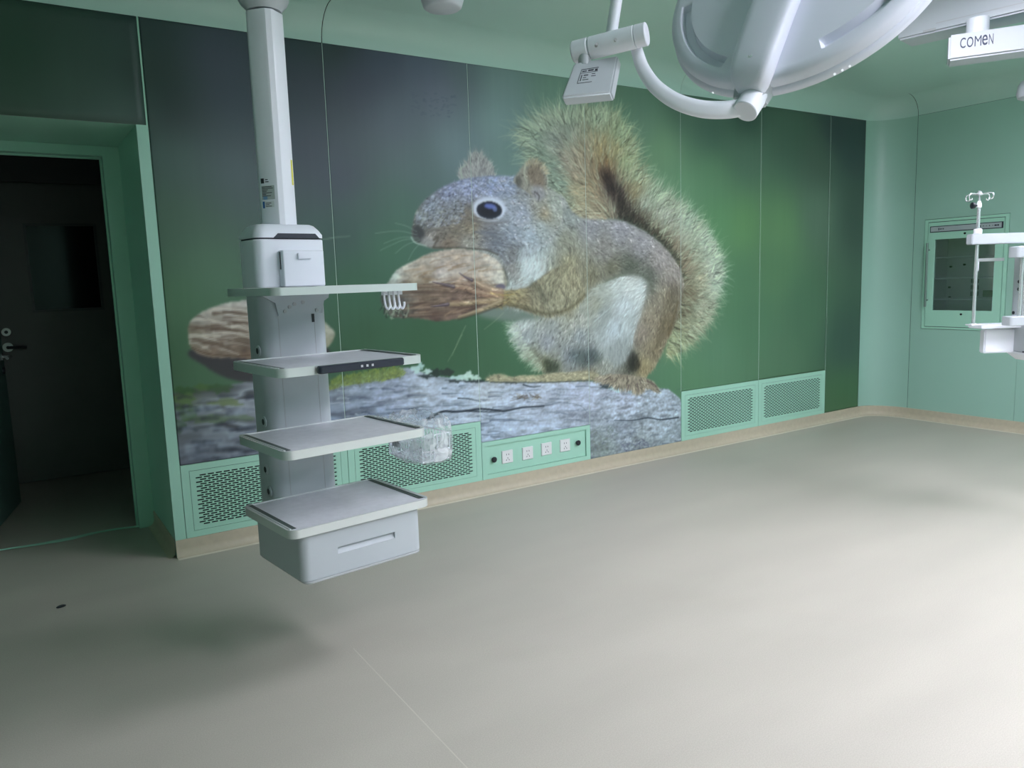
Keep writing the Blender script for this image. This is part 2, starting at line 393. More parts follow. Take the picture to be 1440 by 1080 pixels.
    s.stroke([(600,590),(622,579),(640,579),(660,577),(676,575),(700,577),(710,578),(735,573),(765,571)], 3.4, 2.0, crack, .95)
    s.stroke([(655,578),(690,579),(712,578)], 2.6, 1.2, crack, .8)
    s.stroke([(644,560),(660,561),(676,565)], 1.8, 1, crack, .7)
    s.stroke([(765,571),(790,566),(815,570),(826,580)], 1.0, .6, crack, .5)
    s.stroke([(864,591),(890,591),(906,588),(916,588),(930,590),(954,587)], 1.0, 2.4, crack, .9)
    s.stroke([(480,590),(540,583),(600,570)], 2.0, 1.0, crack, .45, 1.0)
    s.stroke([(736,541),(748,544),(760,543)], 2.4, 1, crack, .8)
    for _ in range(38):                       # dry grass tuft
        a = rng.uniform(728, 762); s.stroke([(a, rng.uniform(556, 561)), (a + rng.uniform(-14, 10), rng.uniform(552, 564))], 1.1, .6, c8(74, 70, 66) if rng.random() < .7 else c8(130, 122, 96), .6)
    for _ in range(70):                       # dark twiggy marks low on the right
        a = rng.uniform(876, 912); b = rng.uniform(618, 634); s.stroke([(a, b), (a + rng.uniform(-5, 5), b + rng.uniform(-4, 4))], 1.5, .8, c8(80, 86, 110), .6)
    for _ in range(90):
        a = rng.uniform(828, 868); b = rng.uniform(600, 640); s.stroke([(a, b), (a + rng.uniform(-5, 5), b + rng.uniform(-4, 4))], 1.5, .8, c8(96, 112, 104), .5)
    # lichen scales and dark bark at the upper edge
    for cx, cy, rx, ry, c in [(612,524,9,5,(36,52,48)),(626,523,9,5,(40,54,50)),(598,529,10,3,(40,54,56)),(640,535,14,3,(48,60,62)),(664,536,16,2.5,(44,56,58)),(585,520,8,4,(180,215,212)),(592,514,5,4,(170,208,205)),(600,522,6,3,(186,218,214)),(640,531,9,3,(176,210,208)),(654,531,6,4,(180,214,206)),(668,531,7,4,(182,214,204)),(660,527,5,4,(184,216,206)),(720,538,8,2,(60,70,72)),(848,540,10,3,(60,72,84)),(836,540,8,3,(190,210,230)),(866,547,12,4,(176,214,222)),(852,544,7,2.5,(44,60,66)),(890,551,10,2,(150,185,200))]:
        patch(cx, cy, rx, ry, c8(*c), .9, .8)
    # --- walnut behind the pendant column
    sh = s.mask([(268,492),(290,516),(320,532),(356,538),(400,538),(440,525),(462,490),(380,480)], 1.2*k)
    s.lay(sh, c8(58, 58, 62), .97)
    nut2o = [(264.5,470),(266,455),(274,446),(288,437),(318,426),(350,422.5),(392,424),(430,436),(455,452),(470,466),(470,474),(466,482),(455,492),(420,505),(380,508),(340,504),(300,503),(280,498),(268,488)]
    n2m = s.mask(nut2o, .8*k)
    nc = s.field([(a, b, c8(*c)) for a, b, c in [(272,470,(128,118,88)),(285,445,(172,172,158)),(320,432,(188,192,180)),(345,430,(190,196,186)),(300,460,(150,140,120)),(340,450,(168,160,142)),(320,475,(140,122,100)),(345,470,(150,132,110)),(300,490,(134,110,86)),(345,497,(128,98,72)),(345,485,(92,76,60)),(462,465,(176,186,166)),(466,477,(150,158,122)),(458,485,(160,164,130))]], eps=4)
    s.lay(n2m, grey(nc, .6) * (1 + .05*s.noise(2*k, 1.2*k))[..., None])
    for _ in range(64):
        a = rng.uniform(262, 330); b = rng.uniform(430, 492); w = rng.uniform(24, 60); q = rng.uniform(1, 9) + (b - 440) * .04
        dk = rng.random() < .6
        pts = [(a, b), (a + w*.35, b - q*.1 + rng.uniform(-1.2, 1.2)), (a + w*.7, b + q*.45), (a + w, b + q)]
        keep = s.img.copy(); s.stroke(pts, rng.uniform(1.5, 3.5), .8, c8(92, 78, 66) if dk else c8(204, 204, 192), rng.uniform(.35, .75), 1.0)
        s.img = keep * (1 - n2m[..., None]) + s.img * n2m[..., None]
    s.stroke([(270,489),(290,497),(320,500),(356,500)], 1.4, 1.4, c8(74, 56, 42), .6)
    # --- tail
    tail_o = [(782,275),(768,254),(758,240),(744,218),(734,190),(748,174),(775,164),(800,158),(840,158),(864,166),(882,190),(890,214),(896,236),(914,262),(944,284),(972,306),(994,332),(1006,358),(1010,385),(1006,412),(994,448),(972,474),(950,492),(936,500),(944,450),(958,400),(945,360),(925,338),(900,320),(872,309),(815,307)]
    tm = s.mask(tail_o, 7*k)
    tcol = [(750,190,(132,158,138)),(770,175,(150,172,148)),(800,165,(150,172,146)),(840,168,(144,166,136)),(870,190,(146,172,128)),(780,200,(136,150,142)),(800,190,(138,152,138)),(760,220,(118,148,128)),(780,235,(118,146,128)),(800,225,(158,152,132)),
            (815,240,(164,148,122)),(825,215,(160,148,118)),(845,215,(160,140,92)),(850,232,(142,110,66)),(862,215,(156,152,104)),(880,230,(156,176,124)),(890,250,(150,168,128)),(790,262,(116,146,128)),(800,285,(128,142,118)),(815,270,(156,146,108)),(820,290,(158,150,114)),(835,260,(150,134,98)),(845,280,(146,130,100)),
            (850,250,(104,76,56)),(858,268,(70,54,56)),(870,285,(64,50,54)),(880,300,(62,52,48)),(845,300,(150,134,104)),(830,303,(150,140,112)),(890,270,(140,128,86)),(884,282,(118,98,66)),(900,310,(78,66,54)),(920,328,(86,74,58)),(905,290,(158,176,156)),(920,275,(150,178,146)),(930,310,(168,184,164)),(945,345,(110,92,74)),(955,330,(164,182,160)),
            (965,310,(158,186,160)),(975,350,(160,176,148)),(960,372,(128,112,88)),(990,340,(166,192,168)),(1000,370,(164,190,166)),(980,390,(148,150,120)),(965,410,(112,100,76)),(985,430,(150,160,132)),(1005,400,(166,192,170)),(970,450,(140,150,118)),(955,440,(96,88,64)),(950,480,(140,156,112)),(940,495,(150,158,108))]
    tc = grey(s.field([(a, b, c8(*c)) for a, b, c in tcol], eps=5, power=3), .74)
    s.lay(np.clip(tm*1.1, 0, 1), tc, .85)
    tdir = [(750,190,(-1,-.45)),(745,215,(-1,-.1)),(775,170,(-.6,-1)),(810,165,(-.1,-1)),(845,165,(.25,-1)),(875,185,(.6,-1)),(890,215,(.9,-.8)),(900,240,(.9,-.7)),(860,220,(.35,-1)),(840,225,(0,-1)),(815,230,(-.5,-.8)),(790,230,(-1,-.4)),(775,250,(-1,-.1)),
            (820,270,(-1,-.15)),(810,290,(-1,-.05)),(840,290,(-1,-.25)),(850,260,(-.4,-1)),(870,270,(.3,-1)),(890,275,(.6,-1)),(920,290,(.75,-1)),(950,310,(.8,-.9)),(980,335,(1,-.7)),(1000,370,(1,-.35)),(1005,410,(1,.1)),(985,450,(1,.45)),(955,485,(.8,.7)),(960,380,(.8,-.7)),(960,420,(.6,.3)),(905,315,(.6,-1)),(935,345,(.7,-.8))]
    tail_in = s.mask(tail_o, 1.0)
    s.fur(tail_in, 5200, 17, tdir, jit=.30, alpha=.42, spread=.28, colf=tc)
    s.fur(tail_in, 2000, 24, tdir, jit=.2, alpha=.36, spread=.3, colf=tc, tint=c8(180, 196, 172))
    edge = np.clip(tail_in - s.blur(tail_in, 14*k)*.999, 0, 1); edge = (edge > .18).astype(np.float32)
    edge *= (s.gy > 0)
    s.fur(edge, 1500, 32, tdir, jit=.14, alpha=.38, spread=.36, colf=tc, tint=c8(176, 202, 172))
    s.fur(edge, 420, 30, tdir, jit=.1, alpha=.8, spread=.3, colf=tc*1.15, tint=c8(196, 214, 186))
    s.fur(edge, 300, 22, tdir, jit=.1, alpha=.5, spread=.3, colf=tc*.6)
    dk = s.mask([(846,236),(856,240),(872,270),(888,296),(915,322),(940,346),(956,378),(958,402),(948,372),(925,341),(900,322),(874,310),(866,290),(852,262)], 3*k)
    s.mul(dk, (.62, .56, .56))
    s.fur(dk, 900, 12, tdir, jit=.3, alpha=.45, colf=s.img*.9)
    # --- body
    body_o = [(720,262),(784,272),(800,291),(815,305),(845,309),(872,310),(900,322),(925,339),(945,360),(957,380),(961,401),(956,432),(946,462),(937,481),(925,508),(908,530),(890,534),(860,531),(800,532),(772,529),(757,514),(740,500),(727,480),(719,458),(735,448),(765,444),(720,436),(700,425),(690,410),(680,385),(670,345),(690,330)]
    bm = s.mask(body_o, 1.4*k)
    bcol = [(730,300,(150,168,178)),(760,290,(150,158,150)),(785,285,(150,164,160)),(800,300,(128,146,142)),(770,320,(140,158,160)),(735,345,(150,176,180)),(760,340,(152,178,178)),(745,375,(178,208,210)),(755,395,(170,198,198)),(730,395,(140,152,148)),(722,375,(122,128,124)),(720,402,(150,176,172)),
            (795,340,(136,146,124)),(800,370,(140,142,104)),(780,400,(130,136,100)),(810,400,(136,136,104)),(790,425,(134,140,110)),(760,420,(112,116,90)),(830,320,(128,136,142)),(870,325,(136,142,150)),(850,350,(130,134,128)),(900,345,(134,138,142)),(925,365,(138,136,132)),(860,380,(104,108,84)),(885,378,(84,96,80)),(910,390,(92,102,90)),(945,390,(140,136,126)),
            (830,390,(120,122,92)),(935,420,(132,128,104)),(920,450,(138,130,104)),(940,460,(130,122,92)),(915,490,(138,130,98)),(905,515,(150,140,92)),(900,470,(132,124,106)),(740,470,(130,150,152)),(735,460,(176,204,196)),(770,480,(132,148,156)),(780,460,(134,152,148)),(800,500,(122,140,146)),(830,500,(104,118,122)),(780,515,(120,132,110)),(765,512,(120,130,96)),
            (820,450,(152,166,152)),(805,455,(150,164,150)),(790,450,(146,160,144)),(850,470,(146,170,172)),(870,490,(140,158,156)),(815,470,(126,146,150)),(850,510,(136,150,136)),(885,510,(78,86,72)),(750,500,(120,136,110)),(830,530,(130,130,100)),(800,440,(146,152,120))]
    bc = grey(s.field([(a, b, c8(*c)) for a, b, c in bcol], eps=3.5, power=3), .64)
    s.lay(bm, bc)
    bdir = [(740,300,(1,.35)),(780,290,(.8,.7)),(800,320,(1,.4)),(850,330,(1,.25)),(900,345,(1,.5)),(940,375,(.6,1)),(950,420,(-.1,1)),(930,470,(-.2,1)),(905,510,(-.1,1)),(860,365,(1,.25)),(800,360,(.1,1)),(790,400,(-.2,1)),(760,420,(-.6,.8)),(740,375,(-.3,1)),(730,345,(-1,.25)),(820,395,(-.2,1)),(750,470,(-.5,.8)),(780,490,(-.4,1)),(820,470,(-.5,.9)),(860,450,(-.5,1)),(880,420,(-.6,1)),(900,390,(.6,-.4)),(725,390,(-.2,1))]
    s.fur(bm, 9000, 6.5, bdir, jit=.24, alpha=.5, spread=.35, colf=bc)
    s.fur(bm, 5200, 8, bdir, jit=.30, alpha=.5, spread=.35, colf=bc)
    # belly front fringe, lower body shade
    fr = s.mask([(716,452),(728,455),(742,485),(765,515),(757,520),(738,502),(724,482)], 1.0*k)
    s.fur(fr, 420, 12, [(720,460,(-1,.1)),(740,500,(-1,.6)),(760,520,(-.8,.8))], jit=.12, alpha=.55, tint=c8(196, 220, 196))
    under = s.mask([(700,428),(730,438),(768,443),(735,452),(700,450),(672,442)], 2.5*k); s.lay(under, c8(112, 128, 122), .85)
    s.mul(s.mask([(765,505),(785,512),(783,524),(768,524)], 2.5*k), (.5, .55, .5))
    s.mul(s.mask([(800,495),(840,492),(848,508),(815,515)], 4*k), (.7, .75, .75))
    s.mul(s.mask([(884,495),(896,500),(900,518),(886,522)], 2.5*k), (.5, .5, .5))
    # pale thigh
    th = s.mask([(822,418),(840,404),(862,393),(884,388),(902,391),(909,400),(906,420),(898,446),(890,470),(882,500),(862,508),(846,492),(838,470),(836,450),(826,440),(812,430)], 6*k)
    thc = s.field([(a, b, c8(*c)) for a, b, c in [(890,395,(196,220,214)),(870,398,(186,212,206)),(900,410,(190,216,214)),(850,410,(160,182,168)),(880,430,(178,206,210)),(850,440,(140,162,158)),(865,460,(166,196,204)),(885,450,(160,186,186)),(870,490,(140,162,160)),(840,425,(150,164,140))]], eps=3, power=3); thc = .96 * grey(thc, .6)
    s.lay(th, thc, .95)
    s.fur(th, 2000, 12, [(890,395,(-.9,.45)),(850,410,(-1,.3)),(880,430,(-.5,1)),(860,460,(-.3,1)),(870,490,(0,1)),(840,440,(-.6,.9))], jit=.13, alpha=.42, spread=.2, colf=thc)
    s.stroke([(836,452),(850,440),(868,424)], 1.2, .6, c8(190, 214, 214), .6)
    s.stroke([(852,396),(880,384),(900,385),(914,396),(918,412)], 4, 3, c8(78, 88, 74), .55, 2.5)
    s.stroke([(940,470),(948,445),(953,425)], 5, 3, c8(92, 82, 58), .6, 2.2)
    s.mul(s.mask([(800,309),(872,311),(925,341),(958,382),(960,402),(945,385),(915,352),(870,322),(815,318)], 5*k), (1.12, 1.12, 1.14)); s.mul(s.mask([(940,400),(960,402),(952,440),(935,482),(918,510),(922,470),(934,430)], 6*k), (.84, .82, .78))
    # --- feet
    fl = s.mask([(684,532),(694,527),(706,526),(720,530),(734,528),(760,527),(790,524),(826,522),(842,527),(836,534),(800,536),(760,537),(720,537),(690,537)], .9*k)
    s.lay(fl, c8(150, 150, 124)); s.fur(fl, 700, 6, [(700,530,(-1,.1)),(800,530,(-1,.1))], jit=.22, spread=.3)
    s.stroke([(690,537.5),(760,538),(826,535)], 1.6, 1.6, c8(52, 60, 62), .7)
    s.stroke([(724,529),(722,535)], 1.6, 1, c8(88, 88, 78), .6)
    fr_ = s.mask([(836,532),(852,527),(870,526),(896,529),(912,533),(922,540),(927,549),(918,549),(908,545),(904,551),(892,552),(884,546),(870,546),(856,540),(842,537)], .8*k)
    s.lay(fr_, c8(138, 134, 118)); s.fur(fr_, 800, 7, [(850,535,(-.6,.6)),(880,540,(-.1,1)),(915,542,(.8,.9))], jit=.3, spread=.3)
    for p in ([(868,532),(862,540)],[(884,534),(880,546)],[(900,534),(903,547)],[(858,530),(848,536)]): s.stroke(p, 1.8, 1.0, c8(70, 66, 62), .7)
    for p in ([(910,536),(920,541),(926,549)],[(896,540),(899,552)],[(884,542),(882,551)]): s.stroke(p, 3.2, 1.2, c8(96, 88, 84), .85)
    # --- head
    head_o = [(579.5,332),(580,318),(585,298),(599,280),(621,264),(648,253),(680,248),(720,247),(745,250),(768,262),(784,274),(792,300),(780,330),(760,350),(735,362),(712,372),(700,358),(680,352),(650,349),(613,350),(600,346),(586,341)]
    for ear, base in (([(648,254),(647,237),(655,231),(661,220),(671,214),(681,222),(690,232),(696,250),(680,256)], (128,132,134)),):
        m = s.mask(ear, .8*k); s.lay(m, c8(*base)); s.fur(m, 420, 9, [(670,230,(-.1,-1)),(655,240,(-.4,-1)),(688,240,(.3,-1))], jit=.2, alpha=.6, tint=c8(186, 196, 190))
        s.stroke([(650,250),(648,238),(656,231)], 2.2, 1.6, c8(158, 178, 164), .7)
    hm = s.mask(head_o, 1.0*k)
    hcol = [(583,330,(96,104,96)),(590,325,(60,66,66)),(592,305,(112,124,118)),(605,290,(110,124,138)),(630,270,(118,132,172)),(655,262,(126,142,186)),(690,258,(126,146,188)),(715,258,(132,152,186)),(640,290,(98,106,106)),(620,300,(98,104,98)),(655,305,(110,106,94)),(660,320,(130,124,104)),(640,325,(122,118,102)),
            (620,330,(116,114,104)),(605,335,(150,148,140)),(630,342,(128,116,100)),(660,340,(142,146,136)),(690,330,(118,126,134)),(715,290,(148,164,180)),(735,300,(150,166,184)),(755,290,(144,150,140)),(765,300,(148,144,118)),(720,330,(138,156,172)),(745,330,(154,176,188)),(700,345,(112,124,134)),(720,355,(116,124,126)),(735,270,(132,142,146)),(760,320,(150,168,168)),(780,290,(156,172,162)),(600,318,(104,108,104))]
    hc = grey(s.field([(a, b, c8(*c)) for a, b, c in hcol], eps=3, power=3), .82)
    s.lay(hm, hc)
    hdir = [(590,310,(.6,-.7)),(620,280,(.8,-.4)),(660,262,(1,-.1)),(700,258,(1,.1)),(640,300,(1,-.25)),(640,330,(1,.05)),(690,335,(1,.1)),(720,300,(1,.35)),(750,310,(1,.5)),(740,345,(.8,.6)),(770,290,(.9,.6)),(720,350,(.9,.4))]
    s.fur(hm, 3200, 5, hdir, jit=.36, alpha=.5, spread=.4, colf=hc)
    s.fur(s.mask([(583,310),(599,281),(648,254),(720,249),(715,262),(655,285),(650,310),(600,320)], 1), 2400, 4, hdir, jit=.5, alpha=.5, spread=.5, colf=hc, tint=c8(168, 182, 206))
    # muzzle, nose, mouth
    s.lay(s.mask([(580,322),(588,318),(596,326),(596,338),(588,341),(581,334)], 1.4*k), c8(54, 60, 62), .85)
    s.lay(s.mask([(594,334),(606,334),(612,343),(604,347),(592,342)], 1.5*k), c8(146, 150, 150), .7)
    s.stroke([(578.5,334),(584,341),(600,346)], 2, 1.2, c8(170, 196, 184), .7)
    s.stroke([(610,337),(616,334),(613,341),(610,346)], 3, 2, c8(70, 66, 58), .7, 1.0)
    s.stroke([(609,348),(640,349),(680,351),(700,358)], 2.6, 1.8, c8(66, 66, 58), .75, 1.0)
    s.stroke([(600,325),(618,324),(650,330)], 2, 1, c8(84, 86, 82), .5, 1.5)
    for i in range(26):
        a = rng.uniform(665, 700); b = rng.uniform(322, 344); s.stroke([(a, b), (a + rng.uniform(18, 34), b + rng.uniform(2, 9))], 1.2, .6, c8(92, 102, 112), .45)
    # eye
    def ell(cx, cy, rx, ry, soft, a0=0.0):
        return s.mask([(cx + rx*np.cos(t)*np.cos(a0) - ry*np.sin(t)*np.sin(a0), cy + rx*np.cos(t)*np.sin(a0) + ry*np.sin(t)*np.cos(a0)) for t in np.linspace(0, 2*np.pi, 17)[:-1]], soft)
    s.lay(ell(688, 293.5, 23.5, 17, 1.6*k, .08), c8(206, 220, 236), .92)
    s.lay(ell(688, 295.5, 18, 12.3, .7*k, .06), c8(28, 36, 50))
    s.lay(ell(688, 295.5, 14, 9, 1.5*k, .06), c8(16, 22, 34))
    s.lay(ell(689, 290, 8, 3.6, 1.0*k, .1), c8(96, 116, 190), .9); s.lay(ell(696, 294, 3, 3.5, .8*k), c8(120, 140, 200), .7)
    s.stroke([(668,305),(684,309),(700,308)], 1.6, 1, c8(80, 76, 72), .55); s.stroke([(664,310),(690,314),(715,312)], 3, 2, c8(92, 92, 92), .5, 1.4)
    # near ear
    er = s.mask([(722,254),(729,242),(738,230),(752,226),(763,233),(769,248),(770,262),(762,274),(750,276),(738,268),(730,262)], .9*k)
    s.lay(er, c8(140, 142, 132)); s.lay(s.mask([(743,236),(752,230),(761,238),(766,252),(764,264),(755,266),(748,262),(742,250)], 1.6*k), c8(126, 118, 104), .9)
    s.lay(s.mask([(724,254),(730,246),(734,256),(730,264)], 1.5*k), c8(82, 84, 80), .8)
    s.lay(s.mask([(748,262),(762,262),(766,276),(756,282),(748,272)], 2*k), c8(148, 152, 160), .8)
    s.stroke([(739,232),(737,245),(742,258)], 2.4, 1.6, c8(176, 184, 164), .7); s.stroke([(763,234),(770,250),(769,262)], 1.8, 1.6, c8(176, 190, 172), .7)
    s.stroke([(752,270),(758,275),(757,283)], 2.6, 1.4, c8(64, 66, 66), .7)
    s.fur(s.mask([(738,232),(752,227),(764,235),(768,246),(760,238),(748,234)], .5), 130, 8, [(745,230,(.1,-1)),(765,240,(.9,-.6))], jit=.1, alpha=.6, tint=c8(196, 186, 150))
    s.fur(er, 260, 6, [(735,245,(-.3,-1)),(755,245,(.2,-1)),(758,272,(.2,.8))], jit=.3, alpha=.4, spread=.5)
    # --- chest highlight beside the nut
    s.fur(s.mask([(728,350),(760,345),(766,385),(745,405),(722,404),(735,385)], 2), 700, 11, [(745,360,(-.25,1)),(735,395,(-.8,.7))], jit=.1, alpha=.4, tint=c8(202, 226, 226))
    # --- nut held in the paws
    nut_o = [(536,414),(540,404),(547,395),(559,379),(584,366),(607,355),(640,350),(668,352),(691,360),(705,372),(711,388),(712,402),(700,424),(676,438),(645,448),(617,452),(598,449),(575,447),(551,446),(538,430)]
    nm = s.mask(nut_o, .8*k)
    ncol = [(555,390,(176,204,192)),(575,378,(180,182,166)),(572,400,(150,134,104)),(600,370,(176,170,150)),(620,385,(186,184,178)),(640,362,(182,172,150)),(660,368,(190,188,172)),(690,372,(190,192,176)),(705,390,(196,204,184)),(640,380,(178,170,156)),(600,395,(158,140,108)),(650,395,(168,140,112)),(625,405,(142,116,86)),(600,415,(116,98,74)),(660,410,(132,104,84)),(680,400,(170,160,136)),
            (640,420,(104,82,70)),(600,432,(112,90,74)),(660,430,(104,80,64)),(630,442,(112,88,72)),(565,425,(84,84,80)),(560,440,(92,96,84)),(540,420,(64,76,68)),(580,440,(86,76,64)),(700,395,(188,196,176)),(610,448,(92,68,56))]
    nc = grey(s.field([(a, b, c8(*c)) for a, b, c in ncol], eps=4, power=2.6), .62)
    s.lay(nm, np.clip(nc * (1 + .07*s.noise(3*k, 1.5*k) + .04*s.noise(1, 1))[..., None], 0, .95))
    keep = s.img.copy()
    for _ in range(26):                       # ridges that run together at the paw
        b = rng.uniform(398, 446); a = rng.uniform(556, 600); q = (b - 415) * .55
        s.stroke([(a, b), (a + 35, b + rng.uniform(-3, 1) - q*.1), (a + 70, b - q*.45 + rng.uniform(-2, 2)), (688, 415 + q*.35)], rng.uniform(1.2, 2.6), .8, c8(84, 70, 60) if rng.random() < .6 else c8(160, 144, 124), rng.uniform(.4, .75), .8)
    for _ in range(22):                       # broad pale lobes on the upper shell
        a = rng.uniform(556, 680); b = rng.uniform(360, 392); w = rng.uniform(18, 44)
        s.stroke([(a, b + 4), (a + w*.5, b - rng.uniform(0, 3)), (a + w, b - 2)], rng.uniform(3, 7), 2, c8(204, 206, 198) if rng.random() < .6 else c8(164, 150, 128), rng.uniform(.2, .4), 2.0)
    for _ in range(80):
        a = rng.uniform(548, 690); b = rng.uniform(358, 444); w = rng.uniform(10, 36); up = rng.uniform(-9, 1)
        low = b > 398
        dkc = c8(84, 66, 54) if low else c8(136, 116, 88); ltc = c8(156, 136, 110) if low else c8(210, 214, 206)
        s.stroke([(a, b), (a + w*.5, b + up*.7 + rng.uniform(-1.5, 1.5)), (a + w, b + up)], rng.uniform(1.0, 2.6), .5, dkc if rng.random() < .55 else ltc, rng.uniform(.3, .65), .8)
    s.img = keep * (1 - nm[..., None]) + s.img * nm[..., None]
    s.mul(s.mask([(706,372),(714,388),(716,402),(710,402),(708,388)], 1.2*k), (.75, .75, .72))
    for _ in range(26):                       # ragged pale husk at the lower left
        a = rng.uniform(536, 576); s.stroke([(a, rng.uniform(428, 448)), (a + rng.uniform(-7, 5), rng.uniform(426, 450))], 2.0, .8, c8(150, 170, 150) if rng.random() < .5 else c8(40, 48, 44), .7)
    # --- forearm and paw
    arm = s.mask([(686,406),(704,408),(734,406),(752,396),(775,380),(800,372),(815,390),(822,415),(806,432),(785,441),(765,443),(743,437),(715,429),(690,431)], 1.4*k)
    ac = .94 * grey(s.field([(a, b, c8(*c)) for a, b, c in [(692,415,(140,120,72)),(705,420,(148,128,62)),(725,412,(150,138,84)),(730,428,(116,104,68)),(750,408,(110,110,86)),(755,430,(120,118,88)),(775,400,(128,132,100)),(775,432,(138,142,112)),(800,390,(140,140,104)),(800,425,(136,138,106)),(765,412,(104,106,86))]], eps=3, power=3), .62)
    s.lay(arm, ac, .95)
    s.fur(arm, 2600, 8, [(700,418,(1,.1)),(730,418,(1,.25)),(755,420,(.4,1)),(790,410,(.1,1)),(775,390,(-.4,.9)),(810,420,(0,1))], jit=.42, alpha=.5, spread=.3, colf=ac, tint=c8(164, 166, 136))
    s.stroke([(700,430),(716,429),(745,436),(768,441),(790,438),(808,429),(822,415)], 4.5, 4, c8(66, 66, 48), .55, 2.5); s.stroke([(748,398),(760,410),(766,424)], 7, 5, c8(64, 70, 58), .4, 3.5)
    s.lay(s.mask([(697,402),(704,399),(711,402),(708,407),(699,407)], .8*k), c8(92, 92, 110), .9)
    fing = [([(704,410),(690,407),(674,400),(660,392)], 9, 5, (150,132,112)), ([(704,416),(680,413),(656,405),(636,402)], 9, 5.5, (146,122,104)), ([(704,421),(676,424),(650,427),(628,428)], 7.5, 4.5, (148,134,106)), ([(704,424),(684,433),(664,440),(645,446)], 6, 2.5, (140,132,104))]
    for pts, a, b, c in fing:
        s.stroke([(x, y + 2.5) for x, y in pts], a, b, c8(62, 50, 44), .6, 1.4); s.stroke(pts, a, b, c8(*c), .85, 1.3)
        s.stroke([(x, y - 1.2) for x, y in pts], a*.35, b*.3, c8(186, 172, 146), .6, .7)
    for pts in ([(664,394),(655,390),(646,384)],[(638,403),(624,400),(608,396.5)],[(630,428),(618,430),(606,431.5)]):
        s.stroke(pts, 4.6, .8, c8(74, 66, 74), .95, .6); s.stroke([(x, y - .8) for x, y in pts], 1.4, .4, c8(170, 164, 172), .6, .5)
    s.stroke([(690,412),(705,415),(722,414)], 2, 1, c8(174, 156, 90), .6)
    paw = s.mask([(640,398),(670,394),(706,404),(708,428),(680,436),(650,430)], 2.0); s.fur(paw, 260, 9, [(690,410,(-1,-.15)),(660,425,(-1,.1))], jit=.35, alpha=.4, spread=.25)
    # --- whiskers
    wh = c8(150, 184, 168)
    for p in ([(586,330),(560,325),(528,328)],[(588,334),(565,334),(540,342)],[(590,338),(572,344),(556,356)],[(592,341),(582,352),(574,366)],[(586,326),(572,318),(556,314)],[(590,336),(566,338),(535,352)]): s.stroke(p, 1.0, .6, wh, .38, .6)
    s.stroke([(448,338),(470,334),(492,332)], 1.2, .6, wh, .5, .6)
    for p in ([(708,440),(695,452),(681,463)],[(757,440),(755,452),(752,462)],[(655,458),(645,478),(636,500)],[(650,470),(640,490),(630,508)]): s.stroke(p, 1.0, .6, c8(150, 170, 140), .45, .5)
    return np.clip(s.img, 0.01, .97)
# ---------------------------------------------------------------- materials of the room
GREEN = mat('wall_green', (.350, .580, .485), rough=.32, var=.02, scale=1.5)
GREEN2 = mat('trim_green', (.400, .710, .565), rough=.38, var=.02, scale=3)
CEILG = mat('ceiling_green', (.48, .70, .62), rough=.35, var=.02, scale=1.2)
DARKG = mat('gap_dark', (.006, .012, .010), rough=.8)
SEAL = mat('sealant_pale', (.55, .70, .62), rough=.6)
SKIRT = mat('skirting_vinyl', (.54, .48, .36), rough=.45, var=.05, scale=30)
WHITE = mat('white_enamel', (.85, .885, .95), rough=.36, var=.012, scale=4)
WHITE_DIM = mat('white_enamel_dimmed', (.50, .545, .575), rough=.36, var=.015, scale=4)  # white enamel darkened for shelf shade on the column and for overlit arms
STEEL = mat('brushed_steel', (.74, .76, .80), rough=.36, metal=.15, var=.05, scale=30)
ALU = mat('aluminium_edge', (.72, .77, .76), rough=.30, metal=.45, var=.02)
CHROME = mat('chrome', (.84, .86, .88), rough=.22, metal=.75, var=.01)
BLACK = mat('black_plastic', (.018, .022, .028), rough=.4, var=.1)
NAVY = mat('dark_control_strip', (.022, .028, .045), rough=.35, var=.1)
PLAST = mat('white_plastic', (.80, .82, .82), rough=.4, var=.01)
GREYP = mat('grey_plastic', (.45, .47, .48), rough=.5, var=.03)
INK = mat('ink_dark', (.03, .035, .05), rough=.6)
DOORG = mat('door_grey', (.15, .165, .15), rough=.5, var=.06, scale=3)

